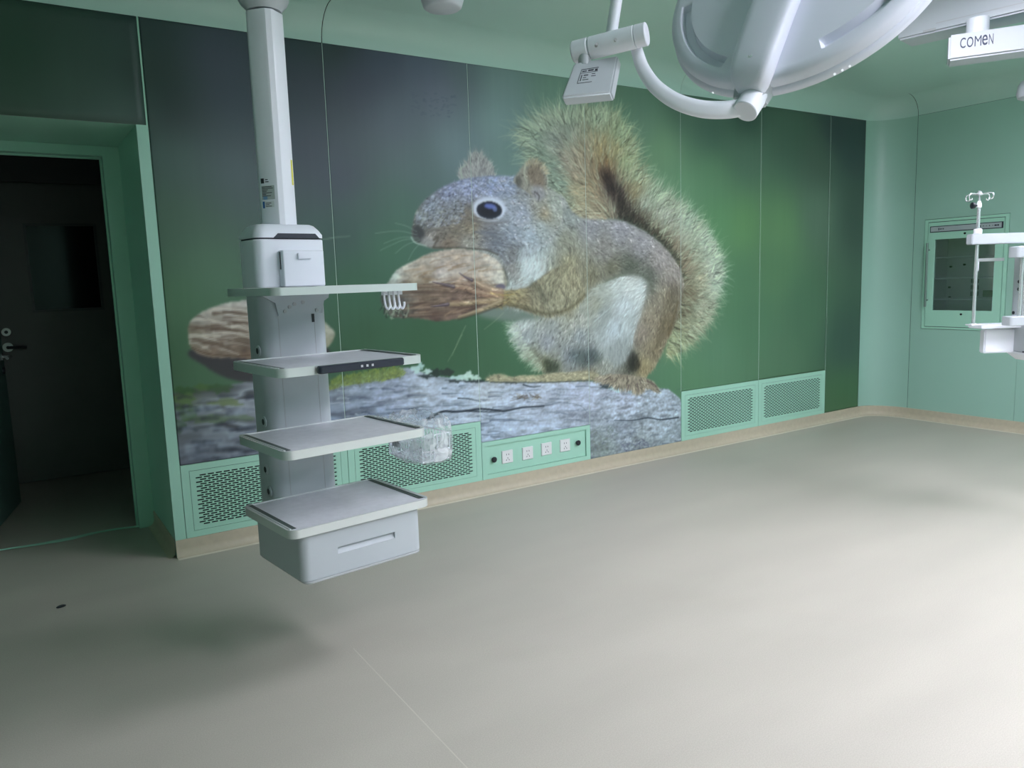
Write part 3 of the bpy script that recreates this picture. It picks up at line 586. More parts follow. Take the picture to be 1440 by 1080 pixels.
def floor_material():
    m = bpy.data.materials.new('vinyl_floor'); m.use_nodes = True; nt = m.node_tree; b = nt.nodes['Principled BSDF']; L = nt.links
    tc = nt.nodes.new('ShaderNodeTexCoord')
    n1 = nt.nodes.new('ShaderNodeTexNoise'); n1.inputs['Scale'].default_value = 260; n1.inputs['Detail'].default_value = 3
    n2 = nt.nodes.new('ShaderNodeTexNoise'); n2.inputs['Scale'].default_value = 1.1; n2.inputs['Detail'].default_value = 5
    mp = nt.nodes.new('ShaderNodeMapping'); mp.inputs['Scale'].default_value = (1.0, 3.2, 1); mp.inputs['Rotation'].default_value = (0, 0, -.55)
    L.new(tc.outputs['Object'], n1.inputs['Vector']); L.new(tc.outputs['Object'], mp.inputs['Vector']); L.new(mp.outputs['Vector'], n2.inputs['Vector'])
    r1 = nt.nodes.new('ShaderNodeValToRGB'); e = r1.color_ramp.elements
    e[0].position = .3; e[0].color = (.44, .415, .35, 1); e[1].position = .7; e[1].color = (.535, .505, .435, 1)
    L.new(n1.outputs['Fac'], r1.inputs['Fac'])
    mx = nt.nodes.new('ShaderNodeMix'); mx.data_type = 'RGBA'; mx.blend_type = 'MULTIPLY'; mx.inputs[0].default_value = 1.0
    r2 = nt.nodes.new('ShaderNodeValToRGB'); e = r2.color_ramp.elements
    e[0].position = .35; e[0].color = (.96, .96, .96, 1); e[1].position = .65; e[1].color = (1.03, 1.03, 1.03, 1)
    L.new(n2.outputs['Fac'], r2.inputs['Fac']); L.new(r1.outputs['Color'], mx.inputs[6]); L.new(r2.outputs['Color'], mx.inputs[7])
    L.new(mx.outputs[2], b.inputs['Base Color'])
    rr = nt.nodes.new('ShaderNodeMapRange'); rr.inputs[3].default_value = .40; rr.inputs[4].default_value = .58
    L.new(n2.outputs['Fac'], rr.inputs[0]); L.new(rr.outputs[0], b.inputs['Roughness'])
    bp = nt.nodes.new('ShaderNodeBump'); bp.inputs['Strength'].default_value = .12; bp.inputs['Distance'].default_value = .001
    L.new(n1.outputs['Fac'], bp.inputs['Height']); L.new(bp.outputs['Normal'], b.inputs['Normal'])
    return m

# ---------------------------------------------------------------- floor
struct(MB().box(XL, XR+.5, YF, 6.9, -.05, 0).build('floor', floor_material()), 'speckled beige vinyl floor of the operating room')
def strip(pts, w, z, m, name, parent=None):
    P = [np.asarray(p)[:2] for p in pts]; v = []
    for i, p in enumerate(P):
        t = P[min(i+1, len(P)-1)]-P[max(i-1, 0)]; t = t/np.linalg.norm(t); n = np.array([-t[1], t[0]])*w/2
        v += [(*(p+n), z), (*(p-n), z)]
    return MB().add(v, [(2*i, 2*i+1, 2*i+3, 2*i+2) for i in range(len(P)-1)]).build(name, m, parent)
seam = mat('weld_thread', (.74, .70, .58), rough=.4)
a = hit(497, 912, 2, 0); b = hit(655, 1078, 2, 0); b = a+(b-a)*1.6
struct(strip([a, b], .004, .0006, mat('seam_thread', (.58, .55, .47), rough=.4), 'trim_1'), 'thin pale weld seam in the vinyl floor')

# ---------------------------------------------------------------- outline of the room that skirting, corner and cove follow
def path_pts(x_start, y_end, n=14):
    """mural wall to the right, round the corner, along the right wall towards the camera: (point, inward normal)"""
    P = [((x_start, WALL_Y), (0, -1)), ((XJ[7], WALL_Y), (0, -1))]
    rx, ry = XR-XJ[7], WALL_Y-Y1
    for k in range(1, n):
        t = math.pi/2*k/n; x = XJ[7]+rx*math.sin(t); y = Y1+ry*math.cos(t)
        nx, ny = -math.sin(t)/rx, -math.cos(t)/ry; l = math.hypot(nx, ny); P.append(((x, y), (nx/l, ny/l)))
    P += [((XR, Y1), (-1, 0)), ((XR, y_end), (-1, 0))]
    return P
def sweep(P, prof, name, m, label=None, smooth=50):
    mb = MB(); R = [[(p[0]+n[0]*o, p[1]+n[1]*o, z) for o, z in prof] for p, n in P]
    mb.rings(R, False, False, closed=False)
    return struct(mb.build(name, m, smooth=smooth, fix=False), label)
full = path_pts(REC_X, YF)
# skirting with a coved foot
sk = [(.0, ZB+.001), (.004, ZB), (.004, .045)] + [(.004+.036*(1-math.cos(t)), .001+.044*(1-math.sin(t))) for t in np.linspace(.1, math.pi/2, 7)]
sweep(full, sk, 'baseboard_back', SKIRT, 'beige coved vinyl skirting along mural wall and right wall', 60)
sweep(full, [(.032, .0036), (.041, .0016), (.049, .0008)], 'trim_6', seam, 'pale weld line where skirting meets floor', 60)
# ceiling cove, cut where the panels are jointed
cv = [(COVE*(1-math.cos(t)), ZT+COVE*math.sin(t)) for t in np.linspace(0, math.pi/2, 12)]
g = .002
cuts = [([((XL, WALL_Y), (0,-1)), ((XJ[1]-g, WALL_Y), (0,-1))], 'trim_2'), ([((XJ[1]+g, WALL_Y), (0,-1)), ((XJ[4]-g*.3, WALL_Y), (0,-1))], 'trim_3'),
        ([((XJ[4]+g*.3, WALL_Y), (0,-1))] + path_pts(0, YF)[1:-1], 'trim_4'), ([((XR, Y1-2*g), (-1,0)), ((XR, YF), (-1,0))], 'trim_5')]
for P, nm in cuts: sweep([(p, n) for p, n in P], cv, nm, CEILG, 'pale green cove between wall and ceiling')
# ceiling plane inside the cove
inner = [(p[0]+n[0]*COVE, p[1]+n[1]*COVE) for p, n in path_pts(XL, YF)]
poly = [(x, y, CEIL) for x, y in inner] + [(XL, YF, CEIL)]
struct(MB().add(poly, [tuple(range(len(poly)))]).build('ceiling', CEILG, fix=False), 'pale green metal ceiling')
# walls out of view (behind and beside the camera) that close the room; darkened to cut bounce light
struct(MB().box(XL-.1, XL, YF, WALL_Y, 0, CEIL).build('wall_left', mat('wall_green_darkened', (.13, .25, .19), rough=.4, var=.06)), 'unseen green wall beside the camera, darkened to cut bounce light')
struct(MB().box(XL, XR+.6, YF-.1, YF, 0, CEIL).build('wall_front', MATS['wall_green_darkened']), 'unseen green wall behind the camera, darkened to cut bounce light')
# rounded corner
mb = MB(); P = path_pts(0, 0)[1:-1]
mb.rings([[(p[0], p[1], ZB), (p[0], p[1], ZT)] for p, n in P], False, False, closed=False)
struct(mb.build('wall_corner', GREEN, smooth=60, fix=False), 'pale green rounded corner panel between mural and right wall')

# ---------------------------------------------------------------- right wall: panels with open joints
wr = struct(MB().box(XR+.5, XR+.55, YF, WALL_Y+.5, 0, CEIL).build('wall_right', DARKG), 'pale green panelled wall on the right')
CAB = (hit(1421, 299, 0, XR)[1], hit(1301, 309, 0, XR)[1], .83, 1.797)     # y0, y1, z0, z1 of the built-in cabinet
ys = [Y1-.0015, 3.0, 2.09, 1.18, .27, -.64, -1.55, -2.46, YF]
for i in range(len(ys)-1):
    y1, y0 = ys[i]-.0015, ys[i+1]+.0015; x0, x1 = XR, XR+.02; mb = MB()
    if i == 0:
        c0, c1, d0, d1 = CAB
        mb.box(x0, x1, c1, y1, ZB, ZT-.002); mb.box(x0, x1, y0, c0, ZB, ZT-.002); mb.box(x0, x1, c0, c1, ZB, d0); mb.box(x0, x1, c0, c1, d1, ZT-.002)
    else: mb.box(x0, x1, y0, y1, ZB, ZT-.002)
    mb.build('panel', GREEN, wr, fix=False)

# ---------------------------------------------------------------- mural wall
PAINT_X0 = -.35
RES = 190.0
MUR = paint_mural(PAINT_X0, XJ[7], ZB, ZT, RES)
def to_lin(a): return np.where(a <= .04045, a/12.92, ((a+.055)/1.055)**2.4)
MURL = to_lin(MUR.astype(np.float64)) * MURAL_GAIN
def mural_sample(X, Z):
    ix = np.clip((X-PAINT_X0)*RES, 0, MURL.shape[1]-1.001); iy = np.clip((ZT-Z)*RES, 0, MURL.shape[0]-1.001)
    x0 = ix.astype(int); y0 = iy.astype(int); fx = (ix-x0)[..., None]; fy = (iy-y0)[..., None]
    return MURL[y0, x0]*(1-fx)*(1-fy)+MURL[y0, x0+1]*fx*(1-fy)+MURL[y0+1, x0]*(1-fx)*fy+MURL[y0+1, x0+1]*fx*fy
pm = bpy.data.materials.new('mural_print'); pm.use_nodes = True; nt = pm.node_tree; bs = nt.nodes['Principled BSDF']
at = nt.nodes.new('ShaderNodeAttribute'); at.attribute_name = 'print'; nt.links.new(at.outputs['Color'], bs.inputs['Base Color'])
bs.inputs['Roughness'].default_value = .42; bs.inputs['Specular IOR Level'].default_value = .35
def print_panel(x0, x1, z0, z1, res, label, parent):
    nx = max(2, int((x1-x0)*res)); nz = max(2, int((z1-z0)*res))
    gx, gz = np.meshgrid(np.linspace(x0, x1, nx+1), np.linspace(z0, z1, nz+1)); n = gx.size
    v = np.stack([gx.ravel(), np.full(n, WALL_Y), gz.ravel()], 1)
    idx = np.arange(n).reshape(nz+1, nx+1)
    q = np.stack([idx[:-1, :-1], idx[:-1, 1:], idx[1:, 1:], idx[1:, :-1]], -1).reshape(-1, 4)
    loop = np.concatenate([idx[0, :-1], idx[:-1, -1], idx[-1, :0:-1], idx[:0:-1, 0]])     # rim, folded back
    back = v[loop].copy(); back[:, 1] += .011; m = len(loop); bi = n+np.arange(m)
    side = np.stack([loop, bi, np.roll(bi, -1), np.roll(loop, -1)], -1)
    v = np.vstack([v, back]); q = np.vstack([q, side])
    me = bpy.data.meshes.new('panel'); me.vertices.add(len(v)); me.loops.add(q.size); me.polygons.add(len(q))
    me.vertices.foreach_set('co', v.ravel()); me.loops.foreach_set('vertex_index', q.ravel().astype(np.int32))
    me.polygons.foreach_set('loop_start', np.arange(0, q.size, 4, dtype=np.int32)); me.update(calc_edges=True); me.validate()
    c = np.vstack([mural_sample(gx, gz).reshape(-1, 3), np.tile(np.array([[.5, .65, .58]]), (m, 1))])
    ca = me.color_attributes.new('print', 'FLOAT_COLOR', 'POINT')
    ca.data.foreach_set('color', np.hstack([c, np.ones((len(c), 1))]).ravel().astype(np.float32))
    me.materials.append(pm); o = bpy.data.objects.new('panel', me); scene.collection.objects.link(o); o.parent = parent
    return tag(o, label)
wb = struct(MB().box(XJ[0]-.054, XJ[7], WALL_Y+.012, WALL_Y+.06, 0, ZT).build('wall_back', SEAL), 'wall clad in printed panels showing a squirrel holding a nut')
GT, ST = .487, .345                            # tops of the grilles and of the socket panel
bots = [GT, GT, ST, ZB, GT, GT, ZB]; pres = [130, 170, 190, 190, 150, 60, 60]
labs = ['printed panel with half a walnut over blurred bark', 'printed panel with the nut tip and mossy bark', 'printed panel with squirrel head and paws on the nut', 'printed panel with squirrel body and upper tail',
        'printed panel with outer tail fur', 'printed panel of blurred green', 'narrow printed panel of dark green by the corner']
for i in range(7):
    print_panel(XJ[i]+.0018, XJ[i+1]-(.0018 if i < 6 else 0), bots[i]+.001, ZT-.001, pres[i], labs[i], wb)
for i in range(1, 7): MB().box(XJ[i]-.0017, XJ[i]+.0017, WALL_Y+.0006, WALL_Y+.012, max(bots[i-1], bots[i])+.002, ZT-.001).build('joint_strip', SEAL, wb, fix=False)
# the wall above the door recess carries the print on
print_panel(XL, XJ[0]-.009, SOFF, ZT-.001, 25, 'dark green printed panel above the door recess', wb)
MB().box(XJ[0]-.009, XJ[0]-.001, WALL_Y-.002, WALL_Y+.012, SOFF, ZT).build('joint_strip', GREEN2, wb)
MB().box(REC_X, XJ[0]-.001, WALL_Y-.001, WALL_Y+.012, ZB, SOFF).build('corner_strip', GREEN2, wb)
# door recess
struct(MB().box(REC_X, REC_X+.02, WALL_Y, REC_Y, 0, SOFF).build('wall_reveal_right', GREEN2), 'pale green side of the deep door recess')
struct(MB().box(-.66, -.64, WALL_Y, REC_Y, 0, SOFF).build('wall_reveal_left', GREEN2), 'pale green far side of the door recess')
struct(MB().box(-.66, REC_X+.02, WALL_Y+.0125, REC_Y, SOFF, SOFF+.03).build('ceiling_recess', GREEN2), 'pale green soffit of the door recess')
struct(MB().box(XL, -.64, WALL_Y, WALL_Y+.05, 0, SOFF).build('wall_back_left', GREEN), 'pale green wall left of the door recess')
mb = MB(); s2 = sk
mb.rings([[(REC_X-o, y, z) for o, z in s2] for y in (WALL_Y-.003, REC_Y)], False, False, closed=False)
struct(mb.build('baseboard_reveal', SKIRT, smooth=60, fix=False), 'beige skirting in the door recess')
# corridor behind the door
FARY = 6.72
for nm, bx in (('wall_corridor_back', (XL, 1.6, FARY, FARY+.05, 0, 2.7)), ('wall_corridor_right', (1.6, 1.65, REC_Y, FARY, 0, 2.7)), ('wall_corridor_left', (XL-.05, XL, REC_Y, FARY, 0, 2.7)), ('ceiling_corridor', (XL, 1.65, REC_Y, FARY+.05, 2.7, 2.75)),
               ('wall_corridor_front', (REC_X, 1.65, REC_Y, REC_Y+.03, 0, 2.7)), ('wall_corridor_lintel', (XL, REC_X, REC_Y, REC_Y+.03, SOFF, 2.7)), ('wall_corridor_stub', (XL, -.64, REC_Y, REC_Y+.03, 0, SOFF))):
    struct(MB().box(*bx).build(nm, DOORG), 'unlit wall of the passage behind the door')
# ---------------------------------------------------------------- door at the back of the recess
d1 = thing('door_1', 'green door frame with its door standing open into the dark passage', None, (REC_X-.6, REC_Y, 0), kind='structure')
L0 = (REC_X-.6, REC_Y, 0)
def part(mb, name, m, root, **k):                 # mesh given in world coordinates, hung under a root at L
    l = root.location; rz = root.rotation_euler[2]; c, s = math.cos(-rz), math.sin(-rz)
    mb.v = [((p[0]-l[0])*c-(p[1]-l[1])*s, (p[0]-l[0])*s+(p[1]-l[1])*c, p[2]-l[2]) for p in mb.v]
    return mb.build(name, m, root, **k)
fx0, fx1, iw, ft = -.64, REC_X, .085, 2.145
mb = MB(); mb.box(fx1-iw, fx1, REC_Y-.02, REC_Y+.06, 0, SOFF-.002); mb.box(fx0, fx0+iw, REC_Y-.02, REC_Y+.06, 0, SOFF-.002)
mb.box(fx0+iw, fx1-iw, REC_Y-.02, REC_Y+.06, ft, SOFF-.002); part(mb, 'frame', GREEN2, d1)
mb = MB(); mb.box(fx1-iw-.010, fx1-iw, REC_Y+.045, REC_Y+.06, 0, ft); mb.box(fx0+iw, fx1-iw, REC_Y+.045, REC_Y+.06, ft-.010, ft); part(mb, 'stop', GREEN2, d1)
# leaf: free edge near (-.03, 6.06); it swings away from the camera
fe = np.array([-.03, 6.06]); hd = np.array([-.15, 5.475]) - fe; hd /= np.linalg.norm(hd); hg = fe + hd*1.12
nn = np.array([-hd[1], hd[0]])                    # across the leaf
if nn[0] < 0: nn = -nn
def leafbox(a0, a1, t0, t1, z0, z1):
    q = []
    for z in (z0, z1):
        for a_, t_ in ((a0, t0), (a1, t0), (a1, t1), (a0, t1)):
            p = fe+hd*a_+nn*t_; q.append((p[0], p[1], z))
    return MB().hexa(q)
LEAFM = mat('leaf_green_grey', (.10, .20, .17), rough=.45, var=.03)
leaf = part(leafbox(0, 1.12, -.045, 0, .012, 2.12), 'leaf', LEAFM, d1, bevel=.002)
def lp(a_, t_, z): p = fe+hd*a_+nn*t_; return np.array([p[0], p[1], z])
loc0 = np.array(L0)
hb = MB(); hb.cyl(lp(.065, 0, 1.0)-loc0, lp(.065, .012, 1.0)-loc0, .026, 18, ch=.002); hb.cyl(lp(.065, .01, 1.0)-loc0, lp(.065, .055, 1.0)-loc0, .010, 12)
hb.tube([lp(.065, .05, 1.0)-loc0, lp(.09, .058, 1.0)-loc0, lp(.19, .058, .997)-loc0], .0095)
hb.build('handle', CHROME, leaf, smooth=40)
hb = MB(); hb.cyl(lp(.065, 0, .91)-loc0, lp(.065, .012, .91)-loc0, .022, 16, ch=.002); hb.build('lock', BLACK, leaf, smooth=40)
# far door of the passage
d2 = thing('door_2', 'closed grey door with a dark window at the end of the passage', None, (.35, FARY, 0), kind='structure')
FAR0 = np.array([.35, FARY, 0])
wx0, wx1, wz0, wz1 = .195, .63, 1.28, 1.89
mb = MB(); x0, x1, z0, z1 = -.085, .86, .01, 2.186
for b_ in ((x0, wx0, z0, z1), (wx1, x1, z0, z1), (wx0, wx1, z0, wz0), (wx0, wx1, wz1, z1)): mb.box(b_[0], b_[1], FARY-.03, FARY-.002, b_[2], b_[3])
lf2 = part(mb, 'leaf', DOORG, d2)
mb = MB(); t = .018
for b_ in ((wx0-t, wx0, wz0-t, wz1+t), (wx1, wx1+t, wz0-t, wz1+t), (wx0, wx1, wz0-t, wz0), (wx0, wx1, wz1, wz1+t)): mb.box(b_[0], b_[1], FARY-.038, FARY-.03, b_[2], b_[3])
part(mb, 'window_frame', mat('window_bead', (.10, .115, .11), rough=.4), d2)
pane = mat('dark_pane', (.006, .008, .010), rough=.12, spec=.35)
part(MB().box(wx0, wx1, FARY-.02, FARY-.012, wz0, wz1), 'pane', pane, d2)
part(MB().box(-.085, .86, FARY-.03, FARY-.002, 2.20, 2.44), 'transom', mat('transom_dark', (.07, .085, .085), rough=.5), d2)
for z, rr in ((1.13, .030), (1.02, .034)):
    mb = MB(); mb.cyl((.0, FARY-.03, z), (.0, FARY-.042, z), rr, 20, ch=.002); o = part(mb, 'rosette', mat('satin_nickel', (.62, .70, .66), rough=.35, metal=.5), d2, smooth=40)
mb = MB(); mb.cyl((0, FARY-.04, 1.13), (0, FARY-.047, 1.13), .012, 14); mb.cyl((0, FARY-.04, 1.02), (0, FARY-.09, 1.02), .011, 12)
mb.tube([(0, FARY-.085, 1.02), (.02, FARY-.092, 1.02), (.115, FARY-.092, 1.016)], .011); part(mb, 'handle', BLACK, d2, smooth=40)
# loose green strip lying across the threshold
sp = spline([hit(-40, 784, 2, .004), hit(0, 774, 2, .004), hit(50, 766, 2, .004), hit(100, 757, 2, .004), hit(130, 750, 2, .004), hit(165, 744, 2, .004), hit(208, 739, 2, .004)], 6)
wd = np.interp(np.linspace(0, 1, len(sp)), [0, .2, .45, .6, .8, 1], [.012, .020, .062, .05, .028, .030])
v = []
for i, p in enumerate(sp):
    t = sp[min(i+1, len(sp)-1)]-sp[max(i-1, 0)]; t /= np.linalg.norm(t); n = np.array([-t[1], t[0], 0])
    v += [p+n*wd[i]*.5, p+np.array([0, 0, .006]), p-n*wd[i]*.5]
f = []
for i in range(len(sp)-1): f += [(3*i, 3*i+1, 3*i+4, 3*i+3), (3*i+1, 3*i+2, 3*i+5, 3*i+4)]
l = sp[len(sp)//2]
tag(MB().add(v, f).build('threshold_strip', GREEN2, smooth=40, loc=tuple(l)), 'loose rumpled pale green strip lying across the door threshold', 'strip')
l = hit(86, 854, 2, 0)
mb = MB(); mb.lathe([(.004, 0), (.011, .002), (.012, .006), (.007, .010), (.001, .011)], l, n=9); mb.v = [(l[0]+(p[0]-l[0])*1.6+(p[1]-l[1])*.5, p[1], p[2]) for p in mb.v]
tag(mb.build('floor_debris', BLACK, smooth=30, loc=tuple(l)), 'small dark crumb lying on the floor near the door', 'debris')

# ---------------------------------------------------------------- perforated air grilles
def grille(x0, x1, label):
    z0, z1 = ZB+.001, GT-.001; x0 += .0018; x1 -= .0018; y = WALL_Y-.002
    r = thing('air_grille', label, 'air grille', ((x0+x1)/2, WALL_Y, z0), group='perforated air grilles in the mural wall'); fw = .040; gp = .0018
    mb = MB(); mb.box(x0, x1, y, WALL_Y+.010, z0, z0+fw*.85); mb.box(x0, x1, y, WALL_Y+.010, z1-fw*.85, z1); mb.box(x0, x0+fw, y, WALL_Y+.010, z0+fw*.85, z1-fw*.85); mb.box(x1-fw, x1, y, WALL_Y+.010, z0+fw*.85, z1-fw*.85)
    part(mb, 'frame', GREEN2, r, fix=False)
    part(MB().box(x0+fw, x1-fw, WALL_Y+.0095, WALL_Y+.0115, z0+fw*.85, z1-fw*.85), 'backing', DARKG, r, fix=False)  # shade of the cavity behind the slots, put into a black sheet
    px0, px1, pz0, pz1 = x0+fw+gp, x1-fw-gp, z0+fw*.85+gp, z1-fw*.85-gp
    bx, bz = .024, .022; ax0, ax1, az0, az1 = px0+bx, px1-bx, pz0+bz, pz1-bz
    rows = 23; rp = (az1-az0)/rows; sh = rp*.60; cols = 19; cp = (ax1-ax0)/cols; sl = cp*.78
    mb = MB(); ya, yb = y, y+.003
    mb.box(px0, px1, ya, yb, pz0, az0); mb.box(px0, px1, ya, yb, az1, pz1)
    for k in range(rows):
        zc = az0+(k+.5)*rp; lo, hi = zc-sh/2, zc+sh/2
        mb.box(px0, px1, ya, yb, az0+k*rp, lo); mb.box(px0, px1, ya, yb, hi, az0+(k+1)*rp)
        off = 0 if k % 2 else cp*.5; n = cols if k % 2 else cols-1
        st = [px0] ; cur = px0
        for j in range(n):
            a_ = ax0+off+j*cp+(cp-sl)/2; mb.box(cur, a_, ya, yb, lo, hi); cur = a_+sl
        mb.box(cur, px1, ya, yb, lo, hi)
    part(mb, 'perforated_plate', GREEN2, r, fix=False)
    return r
grille(XJ[0], XJ[1], 'perforated green air grille at the left end, by the door recess')
grille(XJ[1], XJ[2], 'perforated green air grille left of the socket panel')
grille(XJ[4], XJ[5], 'perforated green air grille just right of the bark print')
grille(XJ[5], XJ[6], 'perforated green air grille nearest the rounded room corner')

# ---------------------------------------------------------------- socket panel with four sockets
x0, x1, z0, z1 = XJ[2]+.0018, XJ[3]-.0018, ZB+.001, ST-.001; y = WALL_Y-.002
r = thing('socket_panel', 'pale green recessed service panel between grille and bark print', 'panel', ((x0+x1)/2, WALL_Y, z0)); fw = .036; dp = WALL_Y+.008
mb = MB(); mb.box(x0, x1, y, WALL_Y+.011, z0, z0+fw*.8); mb.box(x0, x1, y, WALL_Y+.011, z1-fw*.8, z1); mb.box(x0, x0+fw, y, WALL_Y+.011, z0+fw*.8, z1-fw*.8); mb.box(x1-fw, x1, y, WALL_Y+.011, z0+fw*.8, z1-fw*.8)
part(mb, 'frame', GREEN2, r)
part(MB().box(x0+fw+.002, x1-fw-.002, dp, WALL_Y+.0115, z0+fw*.8+.002, z1-fw*.8-.002), 'back_plate', GREEN2, r)
part(MB().box(x0+fw, x1-fw, dp+.003, WALL_Y+.0118, z0+fw*.8, z1-fw*.8), 'groove', DARKG, r)
for xk, zk in ((2.601, .22), (3.303, .231)):
    mb = MB(); mb.lathe([(.011, 0), (.011, .006), (.008, .010), (.018, .014), (.019, .022), (.014, .027), (.001, .028)], (xk, dp, zk), (0, -1, 0), 18); part(mb, 'knob', BLACK, r, smooth=40)
slots_m = INK
for i, px in enumerate((713, 741.5, 768, 794)):
    py = (642, 637, 631, 626)[i]; c = hit(px, py, 1, dp); cx, cz = c[0], c[2]
    o = thing('power_socket', 'white square power socket, %s of the four on the green service panel' % ('leftmost', 'second from left', 'third from left', 'rightmost')[i], 'socket', (cx, dp, cz), group='power sockets on the service panel')
    mb = MB(); h = .043; mb.rings([[(cx+a_*(h-t), dp-yy, cz+b_*(h-t)) for a_, b_ in ((-1,-1),(1,-1),(1,1),(-1,1))] for t, yy in ((0, 0), (0, .006), (.003, .009))]); part(mb, 'plate', PLAST, o)
    mb = MB(); yy = dp-.0094
    def slit(mx, mz, w, hh, an):
        q = [(mx+math.cos(an)*a_*w-math.sin(an)*b_*hh, yy, mz+math.sin(an)*a_*w+math.cos(an)*b_*hh) for a_, b_ in ((-1,-1),(1,-1),(1,1),(-1,1))]; mb.add(q, [(0,1,2,3)])
    slit(cx-.009, cz+.016, .002, .005, 0); slit(cx+.009, cz+.016, .002, .005, 0)
    slit(cx, cz-.008, .002, .005, 0); slit(cx-.010, cz-.021, .002, .005, -.6); slit(cx+.010, cz-.021, .002, .005, .6)
    part(mb, 'slots', slots_m, o, fix=False)

# ---------------------------------------------------------------- built-in glass-door cabinet in the right wall
y0, y1, z0, z1 = CAB
cab = thing('warming_cabinet', 'green glass-fronted cabinet built into the right wall behind the infusion pole', 'cabinet', (XR, (y0+y1)/2, z0))
g = .004; y0 += g; y1 -= g; z0 += g; z1 -= g
INTER = mat('cabinet_inside', (.80, .82, .86), rough=.4, var=.04)
mb = MB(); d = .34
mb.box(XR+.02, XR+d, y0+.02, y0+.03, z0+.02, z1-.02); mb.box(XR+.02, XR+d, y1-.03, y1-.02, z0+.02, z1-.02); mb.box(XR+.02, XR+d, y0+.02, y1-.02, z0+.02, z0+.03); mb.box(XR+.02, XR+d, y0+.02, y1-.02, z1-.03, z1-.02); mb.box(XR+d, XR+d+.01, y0+.02, y1-.02, z0+.02, z1-.02)
part(mb, 'body', INTER, cab)
fw = .028; mb = MB()
for b_ in ((y0, y0+fw, z0, z1), (y1-fw, y1, z0, z1), (y0+fw, y1-fw, z0, z0+fw*.6), (y0+fw, y1-fw, z1-fw*.8, z1)): mb.box(XR-.004, XR+.02, *b_)
part(mb, 'frame', GREEN2, cab)
gy0, gy1, gz0, gz1 = hit(1400, 345, 0, XR)[1], hit(1315, 345, 0, XR)[1], hit(1312, 436, 0, XR)[2], hit(1316, 337, 0, XR)[2]
dy0, dy1, dz0, dz1 = y0+fw+.005, y1-fw-.005, z0+fw*.6+.005, z1-fw*.8-.005
mb = MB(); e0, e1, g0, g1 = y0+fw, y1-fw, z0+fw*.6, z1-fw*.8
for b_ in ((e0, dy0, g0, g1), (dy1, e1, g0, g1), (dy0, dy1, g0, dz0), (dy0, dy1, dz1, g1)): mb.box(XR+.006, XR+.016, *b_)
part(mb, 'gap_filler', DARKG, cab)  # dark strips added in the door gap to stand in for its shade
mb = MB()
for b_ in ((dy0, gy0, dz0, dz1), (gy1, dy1, dz0, dz1), (gy0, gy1, dz0, gz0), (gy0, gy1, gz1, dz1)): mb.box(XR-.008, XR+.018, *b_)
cdoor = part(mb, 'door', GREEN2, cab)
rel = np.array(cab.location)
def sub(mb, name, m, parent, root=rel, **k):
    mb.v = [(p[0]-root[0], p[1]-root[1], p[2]-root[2]) for p in mb.v]; return mb.build(name, m, parent, **k)
GLASS = clear('cabinet_glass', (.90, .93, .95, 1), 4.0, .06)
sub(MB().box(XR+.004, XR+.007, gy0, gy1, gz0, gz1), 'glass', GLASS, cdoor)
hy = hit(1306, 390, 0, XR)[1]; hz0, hz1 = hit(1303, 431, 0, XR)[2], hit(1307, 342, 0, XR)[2]
mb = MB(); mb.cyl((XR-.045, hy, hz0), (XR-.045, hy, hz1), .010, 14)
for z in (hz0+.06, hz1-.06): mb.cyl((XR-.008, hy, z), (XR-.045, hy, z), .007, 10)
sub(mb, 'handle', mat('handle_steel', (.28, .36, .33), rough=.3, metal=.8), cdoor, smooth=40)
for px, py in ((1357, 328), (1351.5, 442)):
    c = hit(px, py, 0, XR-.008); mb = MB(); mb.cyl(c, c+np.array([-.006, 0, 0]), .009, 12); sub(mb, 'screw_cap', DARKG, cdoor)
# control strip
sy0, sy1 = hit(1412, 313, 0, XR)[1], hit(1309, 325, 0, XR)[1]; szc = (hit(1360, 319.5, 0, XR)[2]); hh = .027
cs = part(MB().box(XR-.012, XR-.008, sy0, sy1, szc-hh, szc+hh), 'control_strip', INK, cab)
sub(MB().box(XR-.0125, XR-.0118, sy0+.012, sy1-.006, szc-hh+.007, szc+hh-.006), 'strip_face', mat('strip_face', (.40, .46, .48), rough=.4), cs)
mb = MB()
def mark(yc, zc, w, h_): mb.box(XR-.0131, XR-.0125, yc-w, yc+w, zc-h_, zc+h_)
for k, (px, w, h_) in enumerate(((1321.5, .004, .010), (1324, .005, .005), (1326, .003, .004), (1327.8, .004, .005), (1379, .007, .009), (1384, .004, .003), (1388, .003, .003), (1392.5, .003, .005), (1397, .003, .003), (1401, .009, .006), (1404.5, .007, .006))):
    mark(hit(px, 320, 0, XR)[1], szc, w, h_)
tag(sub(mb, 'markings', INK, cs, fix=False), kind='stuff')
# inside: wire shelves, hooks, vent slots
for k, (zp, n) in enumerate(((361, 8), (391, 8), (421, 8))):
    z = hit(1358, zp, 0, XR+.1)[2]; mb = MB()
    for q in (XR+.04, XR+.16, XR+.30): mb.cyl((q, y0+.03, z), (q, y1-.03, z), .007, 8)
    for j in range(12): yy = y0+.05+(y1-y0-.10)*j/11; mb.cyl((XR+.04, yy, z+.004), (XR+.30, yy, z+.004), .0025, 6)
    part(mb, 'wire_shelf', WHITE, cab, smooth=40)
mb = MB()
for zp in (410, 395, 403):
    z = hit(1380, zp, 0, XR+.3)[2]
for j in range(9):
    yy = hit(1383+j*2.0, 413, 0, XR+d)[1]; z = hit(1385, 413, 0, XR+d)[2]; mb.box(XR+d-.003, XR+d, yy-.004, yy+.004, z-.03, z+.03)
for j, zp in enumerate((395, 404, 413)):
    for i in range(5):
        yy = hit(1366+i*2.4, 404, 0, XR+d)[1]; z = hit(1370, zp, 0, XR+d)[2]; mb.box(XR+d-.003, XR+d, yy-.003, yy+.003, z-.02, z+.02)
